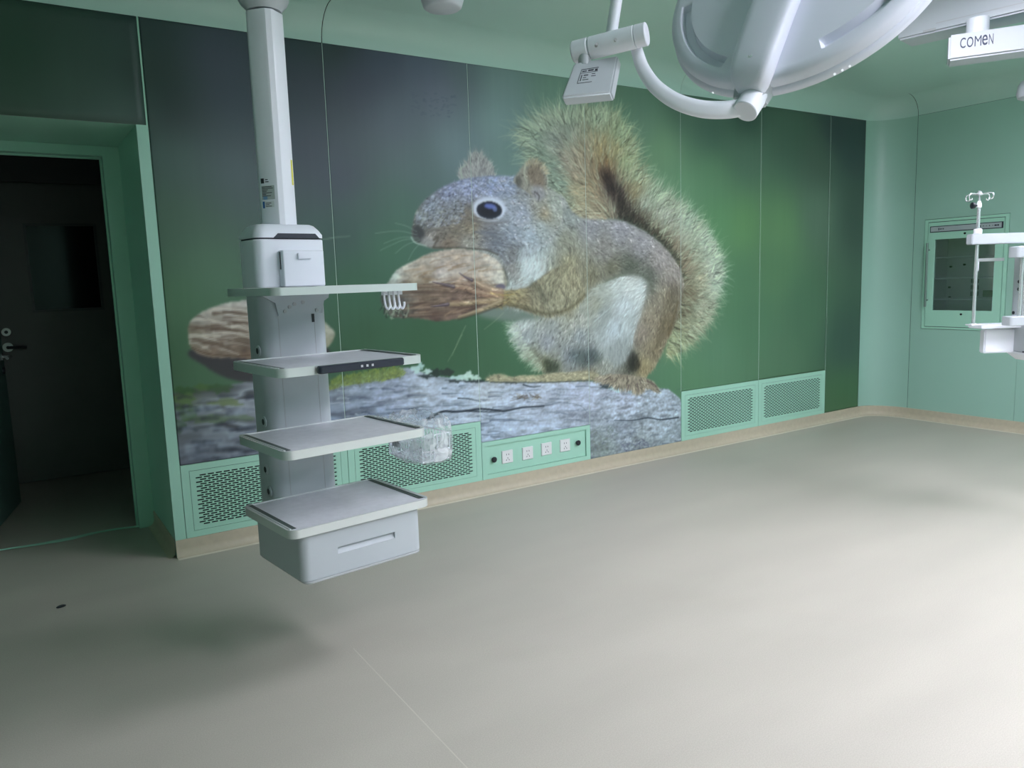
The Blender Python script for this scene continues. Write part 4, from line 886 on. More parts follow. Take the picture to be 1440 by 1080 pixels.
tag(part(mb, 'vent_slots', DARKG, cab, fix=False), kind='stuff')
for px, py in ((1338, 375), (1357, 372), (1336, 404), (1336, 418)):
    c = hit(px, py, 0, XR+d); mb = MB(); mb.cyl(c, c+np.array([-.02, 0, 0]), .009, 10); part(mb, 'peg', DARKG, cab)

# ---------------------------------------------------------------- ceiling LED panels
LED = emit('led_diffuser', LED_COLOR, LED_POWER)
wheres = ['nearest the door, mural side', 'in the middle, mural side', 'by the cabinet wall, mural side', 'nearest the door, far from the mural', 'in the middle, far from the mural', 'by the cabinet wall, far from the mural']
for (cx, cy, lx, ly), w in zip(LED_PANELS, wheres):
    o = thing('ceiling_light', 'flat white LED panel in the ceiling, '+w, 'ceiling light', (cx, cy, CEIL-.012), group='LED panels in the ceiling')
    mb = MB(); t = .03; zb, zt = CEIL-.012, CEIL-.0005
    for b_ in ((cx-lx/2-t, cx-lx/2, cy-ly/2-t, cy+ly/2+t), (cx+lx/2, cx+lx/2+t, cy-ly/2-t, cy+ly/2+t), (cx-lx/2, cx+lx/2, cy-ly/2-t, cy-ly/2), (cx-lx/2, cx+lx/2, cy+ly/2, cy+ly/2+t)): mb.box(*b_, zb, zt)
    part(mb, 'frame', WHITE, o)
    part(MB().box(cx-lx/2, cx+lx/2, cy-ly/2, cy+ly/2, zb+.004, zt), 'diffuser', LED, o)
# ---------------------------------------------------------------- equipment pendant with shelves (hangs from the ceiling)
PX, PY, PTH, SW, SD = .721, 2.483, .1144, .56, .429
SZ = (1.394, 1.132, .858, .588); DZB = .385
pen = thing('equipment_pendant', 'white ceiling-hung equipment pendant with four shelves and a drawer', 'medical pendant', (PX, PY, DZB), PTH)
def pl(u, v, z):                                   # pendant-local from (u right, v back, world z)
    return (u, v, z-DZB)
def hit_v(x, y, v):                                # pixel -> pendant local on the plane v = const
    c, s = math.cos(PTH), math.sin(PTH); n = np.array([-s, c, 0]); P0 = np.array([PX, PY, 0])+n*v
    d = ray(x, y); t = ((P0-CAM_C) @ n)/(d @ n); P = CAM_C+t*d; q = P[:2]-np.array([PX, PY])
    return q[0]*c+q[1]*s, P[2]
def pb(mb, name, m, parent=pen, **k):
    mb.v = [(p[0], p[1], p[2]-DZB) for p in mb.v]; return mb.build(name, m, parent, **k)
CU0, CU1, CV0, CV1 = .130, .400, .425, .605        # column footprint
SOCK_TOP = 1.575
# column
col = pb(MB().rprism(CU0, CU1, CV0, CV1, DZB+.02, SZ[0]-.03, .050, .003, 8), 'column', WHITE_DIM, smooth=35)
mb = MB()
for u in (CU0+.062, CU1-.062): mb.box(u-.0012, u+.0012, CV0-.0008, CV0+.004, SZ[3]+.002, SZ[0]-.05)
pb(mb, 'seam', GREYP, col)
for (px, py) in ((364, 493.5), (378.5, 595), (375, 660), (386.5, 694)):     # round gas outlets on the left flank
    # the flank is the plane u = CU0
    c, s = math.cos(PTH), math.sin(PTH); n = np.array([c, s, 0]); P0 = np.array([PX, PY, 0])+n*CU0
    dd = ray(px, py); t = ((P0-CAM_C) @ n)/(dd @ n); P = CAM_C+t*dd; q = P[:2]-np.array([PX, PY]); vv = -q[0]*s+q[1]*c
    vv = min(max(vv, CV0+.052), CV1-.05); o_ = (CU0, vv, P[2])
    mb = MB(); mb.lathe([(.021, 0), (.021, .003), (.017, .006), (.001, .006)], o_, (-1, 0, 0), 20); ring = pb(mb, 'gas_outlet', WHITE_DIM, smooth=40)
    mb = MB(); mb.lathe([(.012, .006), (.012, .0065), (.001, .0066)], o_, (-1, 0, 0), 16); pb(mb, 'port', BLACK, ring)
u, z = hit_v(440, 447, CV0)
pb(MB().box(u-.005, u+.005, CV0-.003, CV0+.002, z-.016, z+.016), 'slot', BLACK, col)
# upper housing with hinged front door
HZ0, HZ1 = SZ[0], 1.572
hou = pb(MB().rprism(CU0-.006, CU1+.004, CV0-.006, CV1, HZ0, HZ1, .036, .003, 8), 'housing', WHITE, smooth=35)
mb = MB(); n = 10
def cap_ring(ins, z, r=.036):
    o = []; x0, x1, y0, y1 = CU0-.006+ins, CU1+.004-ins, CV0-.006+ins, CV1-ins
    for cx, cy, a0 in ((x1-r, y1-r, 0), (x0+r, y1-r, 90), (x0+r, y0+r, 180), (x1-r, y0+r, 270)):
        for k in range(8): a = math.radians(a0+90*k/7); o.append((cx+r*math.cos(a), cy+r*math.sin(a), z))
    return o
mb.rings([cap_ring(.005, HZ1, .034), cap_ring(.005, HZ1+.006, .034)]); pb(mb, 'dark_band', NAVY, hou, smooth=40)  # dark band between housing and cap
mb = MB(); mb.rings([cap_ring(0, HZ1+.006), cap_ring(0, HZ1+.018), cap_ring(.010, HZ1+.036, .034), cap_ring(.024, HZ1+.053, .032), cap_ring(.034, HZ1+.058, .03)]); pb(mb, 'cap', WHITE, hou, smooth=50)
# dark trapezoid light bar under the cap
ua, ub = CU0+.062, CU1-.022; mb = MB(); yv = CV0-.008
mb.hexa([(ua, yv, HZ1+.004), (ub, yv, HZ1+.004), (ub, yv+.006, HZ1+.004), (ua, yv+.006, HZ1+.004), (ua+.02, yv, HZ1+.022), (ub-.016, yv, HZ1+.022), (ub-.016, yv+.006, HZ1+.022), (ua+.02, yv+.006, HZ1+.022)])
pb(mb, 'light_bar', NAVY, hou)
du0, du1 = .208, .374; dv0, dv1 = CV0-.045, CV0-.002
hd_ = pb(MB().rprism(du0, du1, dv0, dv1, HZ0+.001, 1.530, .006, .004, 3), 'service_door', WHITE, smooth=35)
pb(MB().box(du0-.002, du0+.003, dv1-.022, dv1-.016, 1.46, 1.525), 'hinge_gap', BLACK, hd_)
mb = MB(); mb.box(.265, .320, dv0-.010, dv0, 1.497, 1.519); pb(mb, 'latch', WHITE, hd_, bevel=.002)
# shelves: tray with raised aluminium rim and rails at the short ends
def shelf(z, k):
    th = .030 if k else .026
    s = pb(MB().rprism(.006, SW-.006, .006, SD-.004, z-th*.75, z-.003, .030, .002, 5), 'shelf', STEEL, smooth=35)
    def ring(ins, zz, r=.036):
        o = []; x0, x1, y0, y1 = ins, SW-ins, ins, SD-ins; r = max(r-ins, .006)
        for cx, cy, a0 in ((x1-r, y1-r, 0), (x0+r, y1-r, 90), (x0+r, y0+r, 180), (x1-r, y0+r, 270)):
            for j in range(7): a = math.radians(a0+90*j/6); o.append((cx+r*math.cos(a), cy+r*math.sin(a), zz))
        return o
    mb = MB(); mb.rings([ring(.007, z-th), ring(0, z-th), ring(0, z), ring(.007, z), ring(.007, z-.006)], False, False)
    # close the rim to a solid loop
    a = len(mb.v)-2*len(ring(0, 0)); pb(mb, 'rim', ALU, s, smooth=30)
    if k:
        for u0 in (.014, SW-.034): pb(MB().box(u0, u0+.020, .030, SD-.012, z-.002, z-.0005), 'rail_slot', mat('rail_slot', (.10, .13, .12), rough=.4, metal=.5), s)
        for u0 in (.010, SW-.016): pb(MB().box(u0, u0+.006, .028, SD-.010, z-.004, z+.001), 'rail', ALU, s)
    if k:
        for u0 in (.15, .34): pb(MB().box(u0, u0+.035, SD-.10, SD+.004, z-th-.022, z-th), 'bracket', WHITE_DIM, s, bevel=.002)
    return s
shs = [shelf(z, k) for k, z in enumerate(SZ)]
# gusset plate under the top shelf
mb = MB(); v0, v1 = CV0-.012, CV0-.002; zt, zb = SZ[0]-.028, SZ[0]-.105
pts = [(.128, zt), (.402, zt), (.398, zt-.018), (.378, zt-.030), (.368, zb), (.190, zb), (.180, zt-.030), (.158, zt-.018)]
mb.rings([[(u, v1, z) for u, z in pts], [(u, v0, z) for u, z in pts]]); gus = pb(mb, 'gusset', WHITE_DIM, smooth=20)
for (u, z) in ((.215, zb+.014), (.235, zb+.030), (.255, zb+.040), (.290, zb+.045), (.345, zb+.012)):
    mb = MB(); mb.cyl((u, v0, z), (u, v0-.003, z), .007, 12); pb(mb, 'screw', GREYP, gus, smooth=40)
# dark control handle on the front of the second shelf
(ua, za), (ub, zb_) = hit_v(446, 518, -.012), hit_v(566, 504, -.012); zc = SZ[1]-.014
mb = MB(); mb.rprism(ua, ub, -.030, .0, zc-.013, zc+.013, .012, .004, 5); hnd = pb(mb, 'control_handle', NAVY, shs[1], smooth=40)
mb = MB()
for px in (509, 516.5, 524): u, _ = hit_v(px, 511, -.03); mb.box(u-.004, u+.004, -.0308, -.0295, zc-.004, zc+.004)
pb(mb, 'button_marks', mat('button_white', (.6, .62, .65), rough=.5), shs[1])
# drawer box
(dl, _), (dr, _) = hit_v(430, 823, .02), hit_v(596, 777, .02)
DU0, DU1, DV0, DV1, DZT = .040, SW-.038, .012, SD-.01, SZ[3]-.030
hu0, hu1 = hit_v(476, 775, DV0)[0], hit_v(556, 752, DV0)[0]; hz = (hit_v(476, 775, DV0)[1]+hit_v(556, 752, DV0)[1])/2; hh = .012
drw = pb(MB().rprism(DU0, DU1, DV0+.003, DV1, DZB+.006, DZT, .032, .004, 7), 'drawer', WHITE_DIM, smooth=35)
mb = MB(); fy0, fy1 = DV0-.02, DV0+.022
mb.hexa([(p[0], p[1], p[2]-DZB) for p in [(hu0, fy0, hz-hh), (hu1, fy0, hz-hh), (hu1, fy1-.016, hz-hh), (hu0, fy1-.016, hz-hh), (hu0, fy0, hz+hh), (hu1, fy0, hz+hh), (hu1, fy1, hz+hh), (hu0, fy1, hz+hh)]]); cut(drw, mb)
pb(MB().rprism(DU0+.006, DU1-.006, DV0-.002, DV1-.004, DZB, DZB+.008, .028, .002, 6), 'bottom_plate', GREYP, drw, smooth=35)
pb(MB().box(DU0+.01, DU1-.01, DV0+.002, DV1-.02, DZT-.001, SZ[3]-.022), 'gap', NAVY, drw)
# hooks under the right end of the top shelf
rail = pb(MB().box(.428, .512, .052, .058, SZ[0]-.040, SZ[0]-.024), 'hook_rail', WHITE, smooth=None)
for k in range(4):
    u = .434+k*.0200; z = SZ[0]-.038
    mb = MB(); mb.tube(spline([(u, .052, z+.012), (u+.001, .050, z-.020), (u+.002, .044, z-.044), (u+.008, .038, z-.052), (u+.014, .036, z-.040), (u+.014, .036, z-.028)], 5), .0042, .0042, n=8)
    pb(mb, 'hook', WHITE, smooth=40)
# post: chamfered square tube up to a round arm bearing
pc = (.262, .515); PR = .0605; PZ0, PZ1 = HZ1+.055, 2.405
mb = MB(); an = math.radians(33)
oct_ = []
for k in range(4):
    for da, rr in ((-17, 1.05), (-9, 1.085), (9, 1.085), (17, 1.05)):
        a = an+math.radians(90*k+45+da); oct_.append((pc[0]+PR*rr*math.cos(a), pc[1]+PR*rr*math.sin(a)))
mb.rings([[(x, y_, PZ0) for x, y_ in oct_], [(x, y_, PZ1) for x, y_ in oct_]]); post = pb(mb, 'post', WHITE, smooth=25)
mb = MB(); mb.lathe([(.062, .006), (.068, .014), (.084, .030), (.092, .046), (.094, .120), (.088, .130), (.002, .130)], (pc[0], pc[1], PZ1), (0, 0, 1), 32); pb(mb, 'arm_bearing', WHITE_DIM, smooth=40)
mb = MB(); mb.box(pc[0]-.085, pc[0]+.085, pc[1]-1.0, pc[1]+.02, PZ1+.125, PZ1+.245); pb(mb, 'support_arm', WHITE, bevel=.012, smooth=40)
mb = MB(); mb.cyl((pc[0], pc[1]-.92, PZ1+.24), (pc[0], pc[1]-.92, CEIL-.001), .10, 28); pb(mb, 'ceiling_mount', WHITE, smooth=40)
# stickers on the flank of the post that faces left: find the face turned to the camera's left
fn = None; best = -9
vd = np.array([-math.cos(YAW-PTH), 0]);
for k in range(4):
    a = an+math.radians(90*k+90); n = np.array([math.cos(a), math.sin(a)])
    wv = np.array([math.cos(PTH)*n[0]-math.sin(PTH)*n[1], math.sin(PTH)*n[0]+math.cos(PTH)*n[1]])
    toc = -np.array([CAM_F[0], CAM_F[1]]); sc = wv @ toc - .35*(wv @ np.array([CAM_R[0], CAM_R[1]]))
    if sc > best: best, fn = sc, n
ft_ = np.array([-fn[1], fn[0]]); fd = PR*1.05*math.cos(math.radians(28))
def sticker(t0, t1, z0, z1, m, name, off=.0006, parent=post, n=None, t=None):
    n = fn if n is None else n; t = ft_ if t is None else t; c = np.array(pc)
    q = [c+n*(fd+off)+t*t0, c+n*(fd+off)+t*t1]
    return pb(MB().add([(*q[0], z0), (*q[1], z0), (*q[1], z1), (*q[0], z1)], [(0, 1, 2, 3)]), name, m, parent, fix=False)
LBL = mat('label_silver', (.50, .56, .55), rough=.35); LBW = mat('label_white', (.72, .77, .78), rough=.4); BLUE = mat('label_blue', (.03, .12, .35), rough=.4); YEL = mat('label_yellow', (.75, .70, .10), rough=.5)
sgn = 1 if ft_ @ np.array([math.cos(-PTH), math.sin(-PTH)]) > 0 else -1       # +t to the viewer's right?
def st(a, b, z0, z1, m, name, off=.0006):
    a, b = a*.85, b*.85
    return sticker(min(sgn*a, sgn*b), max(sgn*a, sgn*b), z0, z1, m, name, off)
def zp(py): return hit_v(385, py, pc[1]-.05)[1]
st(-.034, -.018, zp(257), zp(250), BLACK, 'emblem', .0012)
for i, (py, w) in enumerate(((251.5, .014), (254.5, .018))): st(-.012, -.012+w, zp(py+1.2), zp(py), INK, 'lettering', .0012)
st(-.034, .032, zp(280), zp(260.5), LBL, 'label_plate')
for i in range(7): st(-.031, -.031+(.05, .056, .03, .024, .05, .02, .044)[i], zp(262.6+i*2.1), zp(261.7+i*2.1), INK, 'lettering', .0012)
st(-.027, -.006, zp(280), zp(275.5), mat('label_lightblue', (.20, .38, .60), rough=.4), 'label_mark', .0014)
st(-.032, .026, zp(291), zp(282.5), LBW, 'label_plate'); st(-.032, -.022, zp(292), zp(282.5), BLUE, 'label_mark', .0012)
for i in range(3): st(-.018, (.012, .002, .014)[i], zp(285.5+i*2.2), zp(284.6+i*2.2), INK, 'lettering', .0012)
n2 = -ft_*sgn*-1; t2 = np.array([-n2[1], n2[0]])
sticker(.019, .030, zp(258), zp(222), YEL, 'warning_label', .0008, n=n2, t=t2)

# ---------------------------------------------------------------- wire basket in plastic wrapping, hung on the third shelf
bz1 = SZ[2]-.022
def wl(u, v, z): c, s = math.cos(PTH), math.sin(PTH); return (PX+c*u-s*v, PY+s*u+c*v, z)
bu0, bu1, bv0, bv1 = SW+.012, SW+.165, .070, .340; bz0 = SZ[2]-.165
bl = wl((bu0+bu1)/2, (bv0+bv1)/2, bz0)
bsk = thing('wrapped_basket', 'white wire basket wrapped in crumpled clear plastic at the shelf end', 'basket', bl, PTH)
def bb(mb, name, m, parent=bsk, **k):
    o0 = ((bu0+bu1)/2, (bv0+bv1)/2, bz0); mb.v = [(p[0]-o0[0], p[1]-o0[1], p[2]-o0[2]) for p in mb.v]; return mb.build(name, m, parent, **k)
mb = MB(); i_ = .012
for z in (bz0+.012, bz0+.05, bz1-.03): mb.tube([(bu0+i_, bv0+i_, z), (bu1-i_, bv0+i_, z), (bu1-i_, bv1-i_, z), (bu0+i_, bv1-i_, z), (bu0+i_, bv0+i_, z)], .0028, n=6)
for k in range(8): u = bu0+i_+(bu1-bu0-2*i_)*k/7; mb.tube([(u, bv0+i_, bz1-.03), (u, bv0+i_, bz0+.012), (u, bv1-i_, bz0+.012), (u, bv1-i_, bz1-.03)], .0022, n=6)
for k in range(12): v = bv0+i_+(bv1-bv0-2*i_)*k/11; mb.tube([(bu0+i_, v, bz1-.03), (bu0+i_, v, bz0+.012), (bu1-i_, v, bz0+.012), (bu1-i_, v, bz1-.03)], .0022, n=6)
bb(mb, 'wire_basket', WHITE, smooth=40)
bb(MB().box(bu0+.004, bu0+.010, bv1-.10, bv1-.05, bz0+.05, bz1-.04), 'clip', GREYP)
# crumpled wrapping: a rounded bag with random folds
rng = np.random.default_rng(5); R = []; n = 40
for t, k in ((0, .40), (.04, .80), (.12, .98), (.3, 1.05), (.5, 1.06), (.7, 1.05), (.85, 1.0), (.95, .96), (1.0, .86)):
    ring = []
    for j in range(n):
        a = 2*math.pi*j/n; e = .5; ca, sa = math.cos(a), math.sin(a)
        x = math.copysign(abs(ca)**e, ca); y_ = math.copysign(abs(sa)**e, sa); q = k*(1+rng.normal(0, .03))
        ring.append(((bu0+bu1)/2+.004+x*(bu1-bu0)*.52*q, (bv0+bv1)/2+y_*(bv1-bv0)*.52*q, bz0-.012+t*(bz1-bz0+.050)+rng.normal(0, .003)))
    R.append(ring)
mb = MB(); mb.rings(R, True, False)
WRAP = clear('plastic_wrap', (.93, .96, .96, 1), 1, .22, scale=18, lo=.17, hi=.72, bump=.5)
bb(mb, 'plastic_wrap', WRAP, smooth=35)
# loose film flap lying on the shelf end
mb = MB(); v = []; nu, nv = 9, 12
for a in range(nu+1):
    for b_ in range(nv+1): v.append((SW-.040+.055*a/nu, .16+.22*b_/nv, SZ[2]+.004+abs(rng.normal(0, .004))))
mb.add(v, [(a*(nv+1)+b_, a*(nv+1)+b_+1, (a+1)*(nv+1)+b_+1, (a+1)*(nv+1)+b_) for a in range(nu) for b_ in range(nv)]); bb(mb, 'film_flap', WRAP, smooth=60, fix=False)
# ---------------------------------------------------------------- surgical lamp
LC = np.array([1.805, 1.328, 2.131]); LN = np.array([math.cos(-2.876)*math.cos(.534), math.sin(-2.876)*math.cos(.534), math.sin(.534)])
LA = np.cross(LN, [0, 0, 1.0]); LA /= np.linalg.norm(LA); LB = np.cross(LN, LA); RL = .36
lamp = thing('surgical_lamp', 'large white round operating lamp head seen from behind, tilted on a curved yoke', 'surgical lamp', LC)
def on_back(x, y, h=.06):                          # pixel -> point, radius and angle on the back plane of the head
    d = ray(x, y); o = LC+LN*h; t = ((o-CAM_C) @ LN)/(d @ LN); P = CAM_C+t*d; q = P-o; return P, math.hypot(q @ LA, q @ LB), math.atan2(q @ LB, q @ LA)
def lpnt(r, a, h): return LC+LN*h+r*(math.cos(a)*LA+math.sin(a)*LB)
# slot angles from the photograph
def slot(p0, p1):
    a0, a1 = on_back(*p0)[2], on_back(*p1)[2]
    d = (a1-a0+math.pi) % (2*math.pi)-math.pi; return a0, d
SL = [slot((958, 10), (1008, 96)), slot((1160, 74), (1285, -6))]
prof = [(.002, -.014), (.325, -.014), (.348, -.010), (.360, 0), (.3605, .010), (.356, .018), (.352, .020), (.352, .024), (.3545, .026), (.352, .044), (.346, .051), (.338, .0545)]
rs = list(np.linspace(.332, .280, 27)) + list(np.linspace(.26, .01, 10))
def back_h(r): return .0555+.014*(1-(r/.338)**2)
NA = 288; Rr = []
for r, h in prof: Rr.append([lpnt(r, 2*math.pi*k/NA, h) for k in range(NA)])
def sm(e0, e1, x): t = min(1, max(0, (x-e0)/(e1-e0))); return t*t*(3-2*t)
for r in rs:
    row = []
    for k in range(NA):
        a = 2*math.pi*k/NA; h = back_h(r)
        for a0, d in SL:
            t = ((a-a0+math.pi) % (2*math.pi))-math.pi; f = t/d if abs(d) > 1e-6 else 9
            e = .02
            w = sm(-e, e, f)*(1-sm(1-e, 1+e, f))*sm(.288, .294, r)*(1-sm(.314, .321, r))
            h -= .022*w
        row.append(lpnt(r, a, h))
    Rr.append(row)
mb = MB(); mb.rings(Rr); LAMPW = mat('lamp_enamel', (.74, .78, .86), rough=.5, var=.01)
head = part(mb, 'lamp_head', LAMPW, lamp, smooth=35)
mb = MB(); mb.lathe([(.300, -.016), (.300, -.013), (.002, -.013)], LC, tuple(LN), 64); part(mb, 'lens', mat('lens', (.7, .75, .78), rough=.1), lamp)
# status lights on the rim
lit = emit('rim_led', (.9, .97, 1, 1), .9)
for px, py in ((1003, 130), (1174, 105), (1185, 99.5), (1195.5, 94)):
    d = ray(px, py); a = on_back(px, py, .006)[2]; c = lpnt(.361, a, .006); mb = MB(); mb.lathe([(.003, -.002), (.0025, .0015), (.0005, .002)], c, tuple(c-lpnt(.3, a, .006)), 10); part(mb, 'rim_light', lit, lamp)
# round cover plate under the spine
mb = MB(); mb.lathe([(.118, .066), (.118, .0715), (.115, .0735), (.002, .0765)], LC, tuple(LN), 48); part(mb, 'cover_plate', WHITE, lamp, smooth=40)
# spine: broad rounded bar from the hub to the lower rim
Pj, rj, aj = on_back(1060, 132, .03)
er = math.cos(aj)*LA+math.sin(aj)*LB; et = np.cross(LN, er)
def spn(r, t, h): return LC+er*r+et*t+LN*h
R = []
for r, w, h0, h1 in ((-.06, .060, .07, .116), (.10, .060, .066, .114), (.22, .058, .060, .110), (.30, .056, .054, .106), (.340, .053, .046, .100), (.366, .045, .036, .088), (.382, .030, .026, .070)):
    c = (h0+h1)/2; hh = (h1-h0)/2; ring = []
    for k in range(20):
        a = 2*math.pi*k/20; x = math.copysign(abs(math.cos(a))**.45, math.cos(a)); y_ = math.copysign(abs(math.sin(a))**.45, math.sin(a)); ring.append(spn(r, w*x, c+hh*y_))
    R.append(ring)
mb = MB(); mb.rings(R); spine = part(mb, 'spine', LAMPW, lamp, smooth=40)
mb = MB(); c = spn(.318, 0, .1005); mb.lathe([(.0075, -.004), (.0075, .002), (.004, .003), (.001, .001)], c, tuple(LN), 14); part(mb, 'screw', CHROME, lamp, smooth=40)
mb = MB(); q = [spn(r, t, h) for h in (-.004, .048) for r, t in ((.335, -.058), (.395, -.044), (.395, .030), (.335, .040))]; mb.hexa(q); part(mb, 'clamp_block', WHITE_DIM, lamp, bevel=.008, smooth=40)
# joint cylinder
j0 = dep(1066, 128, depth_of(spn(.385, 0, .02))); dj = er*1.0+(-CAM_F)*.35; dj /= np.linalg.norm(dj)
j1 = dep(1049, 155, depth_of(j0)-.02)
mb = MB(); ax = (j1-j0)/np.linalg.norm(j1-j0); mb.cyl(j0-ax*.012, j1+ax*.006, .0305, 32, ch=.002); joint = part(mb, 'joint', WHITE, lamp, smooth=40)
# curved yoke
dJ = depth_of(j1); pts = [(1050, 150, dJ+.02), (1020, 154.5, dJ+.02), (985, 153, dJ+.03), (950, 142, dJ+.04), (922, 122, dJ+.05), (905, 98, dJ+.06), (897, 76, dJ+.06), (891, 52, dJ+.05)]
P = spline([dep(*p) for p in pts], 8); R = []
for i, p in enumerate(P):
    t = P[min(i+1, len(P)-1)]-P[max(i-1, 0)]; t /= np.linalg.norm(t); vw = CAM_C-p; vw /= np.linalg.norm(vw); a = np.cross(t, vw); a /= np.linalg.norm(a); b_ = np.cross(a, t)
    f = i/(len(P)-1); w = np.interp(f, [0, .25, .7, 1], [.0215, .021, .0165, .0135]); ring = []
    for k in range(14):
        an_ = 2*math.pi*k/14; x = math.copysign(abs(math.cos(an_))**.7, math.cos(an_)); y_ = math.copysign(abs(math.sin(an_))**.7, math.sin(an_)); ring.append(p+a*(w*x)+b_*(.013*y_))
    R.append(ring)
mb = MB(); mb.rings(R); part(mb, 'yoke', WHITE, lamp, smooth=50)
# crossbar, drop rod and control box
dC = dJ+.06; cl, cr = dep(806, 74, dC+.03), dep(910, 47.5, dC-.05); ca = (cr-cl)/np.linalg.norm(cr-cl); rc = .0275
mb = MB(); mb.cyl(cl, cl+ca*.045, rc, 28, ch=.004); mb.cyl(cl+ca*.0465, cr-ca*.030, rc, 28, ch=.0015); mb.cyl(cr-ca*.0285, cr, rc, 28, ch=.002)
cbar = part(mb, 'crossbar', WHITE, lamp, smooth=40)
lamp0 = np.array(LC)
for px, py in ((839, 62), (866, 55.5)):
    d = ray(px, py); c = dep(px, py, dC-.02-rc); mb = MB(); mb.cyl(c, c+CAM_F*.01, .004, 10); sub(mb, 'screw_hole', GREYP, cbar, lamp0)
r0 = dep(858, 60, dC); r1 = dep(867, 0, dC-.01); rd = (r1-r0)/np.linalg.norm(r1-r0); r2 = r0+rd*((2.62-r0[2])/rd[2])
mb = MB(); mb.cyl(r0, r2, .0145, 20); part(mb, 'drop_rod', WHITE, lamp, smooth=40)
mb = MB(); mb.cyl(r2-rd*.04, r2+rd*.06, .045, 24, ch=.006); part(mb, 'swivel', WHITE, lamp, smooth=40)
e_ = r2+np.array([-.55, -.62, .12]); mb = MB(); mb.tube([r2+rd*.05, (r2+e_)/2+np.array([0, 0, .06]), e_], .045, .035, up=(0, 0, 1), n=14); part(mb, 'spring_arm', WHITE, lamp, smooth=50)
mb = MB(); mb.cyl(e_-np.array([0, 0, .06]), (e_[0], e_[1], CEIL-.001), .05, 24); part(mb, 'ceiling_mount', WHITE, lamp, smooth=40)
dB = dC-.01
front = [dep(789, 137, dB-.015), dep(859, 130, dB-.015), dep(869, 77, dB+.01), dep(807, 88, dB+.01)]
off = CAM_F*.022+CAM_R*.012-CAM_U*.015
q = front+[p+off for p in front]
mb = MB(); mb.hexa(q); box_ = part(mb, 'control_box', WHITE_DIM, lamp, bevel=.004, smooth=40)
nrm = np.cross(front[1]-front[0], front[3]-front[0]); nrm /= np.linalg.norm(nrm)
if nrm @ (CAM_C-front[0]) < 0: nrm = -nrm
def fq(u, v): return front[0]*(1-u)*(1-v)+front[1]*u*(1-v)+front[2]*u*v+front[3]*(1-u)*v
def fpatch(u0, u1, v0, v1, h, m, name, parent, root):
    mb = MB(); mb.add([fq(u0, v0)+nrm*h, fq(u1, v0)+nrm*h, fq(u1, v1)+nrm*h, fq(u0, v1)+nrm*h], [(0, 1, 2, 3)]); return sub(mb, name, m, parent, root, fix=False)
lab = fpatch(.24, .62, .34, .74, .0008, mat('label_grey', (.52, .57, .60), rough=.5), 'label_plate', box_, lamp0)
for k, (u0, u1, v0, v1) in enumerate(((.24, .62, .72, .74), (.24, .62, .62, .635), (.24, .55, .34, .355), (.27, .27+.1, .66, .69), (.40, .52, .66, .70), (.55, .61, .64, .70), (.28, .30, .40, .58), (.33, .43, .54, .57), (.33, .40, .48, .50), (.33, .46, .42, .44), (.24, .25, .34, .74), (.50, .60, .50, .52), (.50, .58, .56, .58))):
    fpatch(u0, u1, v0, v1, .0013, INK, 'print', box_, lamp0)
mb = MB(); mb.cyl(dep(822, 93, dB+.022), dep(822, 78, dB+.022), .016, 18); part(mb, 'box_neck', WHITE_DIM, lamp, smooth=40)

# ---------------------------------------------------------------- second pendant at the right edge (arms, column, tray)
DP = 4.1
og = dep(1440, 460, DP)
p2 = thing('anaesthesia_pendant', 'white ceiling pendant with column and tray cut by the right picture edge', 'medical pendant', og, -YAW+.05)
P2A = -YAW+.05; ex = np.array([math.cos(P2A), math.sin(P2A), 0]); ey = np.array([-math.sin(P2A), math.cos(P2A), 0])
def at2(px, py, y_=0.0):                            # pixel -> (x, z) in the pendant frame on its plane y
    d = ray(px, py); o = og+ey*y_; t = ((o-CAM_C) @ ey)/(d @ ey); P = CAM_C+t*d; return float((P-og) @ ex), float(P[2])
def p2b(mb, name, m, parent=p2, **k):
    mb.v = [(p[0], p[1], p[2]-og[2]) for p in mb.v]; return mb.build(name, m, parent, **k)
def bx2(px0, px1, py0, py1, ya, yb, name, m, parent=p2, bev=.004, x1=None):
    (xa, za), (xb, zb) = at2(px0, (py0+py1)/2, ya), at2(px1, (py0+py1)/2, ya); z0, z1 = at2(px0, py1, ya)[1], at2(px0, py0, ya)[1]
    return p2b(MB().box(xa, xb if x1 is None else x1, ya, yb, z0, z1), name, m, parent, bevel=bev, smooth=40)
cx0 = at2(1443, 470, .0)[0]
zc0, zc1 = at2(1425, 497)[1], at2(1440, 345)[1]
c2 = p2b(MB().rprism(cx0, cx0+.30, .0, .14, zc0, zc1, .03, .004, 6), 'column', WHITE_DIM, smooth=35)
mb = MB(); mb.rings([[(cx0+.15+x*(.15-i), .07+y_*(.07-i), zc0-h) for x, y_ in ((-1,-1),(1,-1),(1,1),(-1,1))] for i, h in ((-.002, .0), (0, .012), (.03, .045), (.06, .05))]); p2b(mb, 'base_cap', WHITE, smooth=30)
p2b(MB().box(cx0-.001, cx0+.30, -.002, .02, zc0+.000, zc0+.008), 'band', NAVY)
mb = MB(); mb.rprism(cx0+.13, cx0+.29, .05, .21, zc1-.005, 2.20, .04, .004, 6); p2b(mb, 'post', WHITE, smooth=35)
for px, py in ((1424.5, 396), (1424, 406.5), (1421, 440), (1421, 480)):
    z = at2(px+12, py, .07)[1]; mb = MB(); mb.cyl((cx0+.002, .075+.03*(py > 430), z), (cx0-.003, .075+.03*(py > 430), z), .009, 12); p2b(mb, 'port', BLACK, c2)
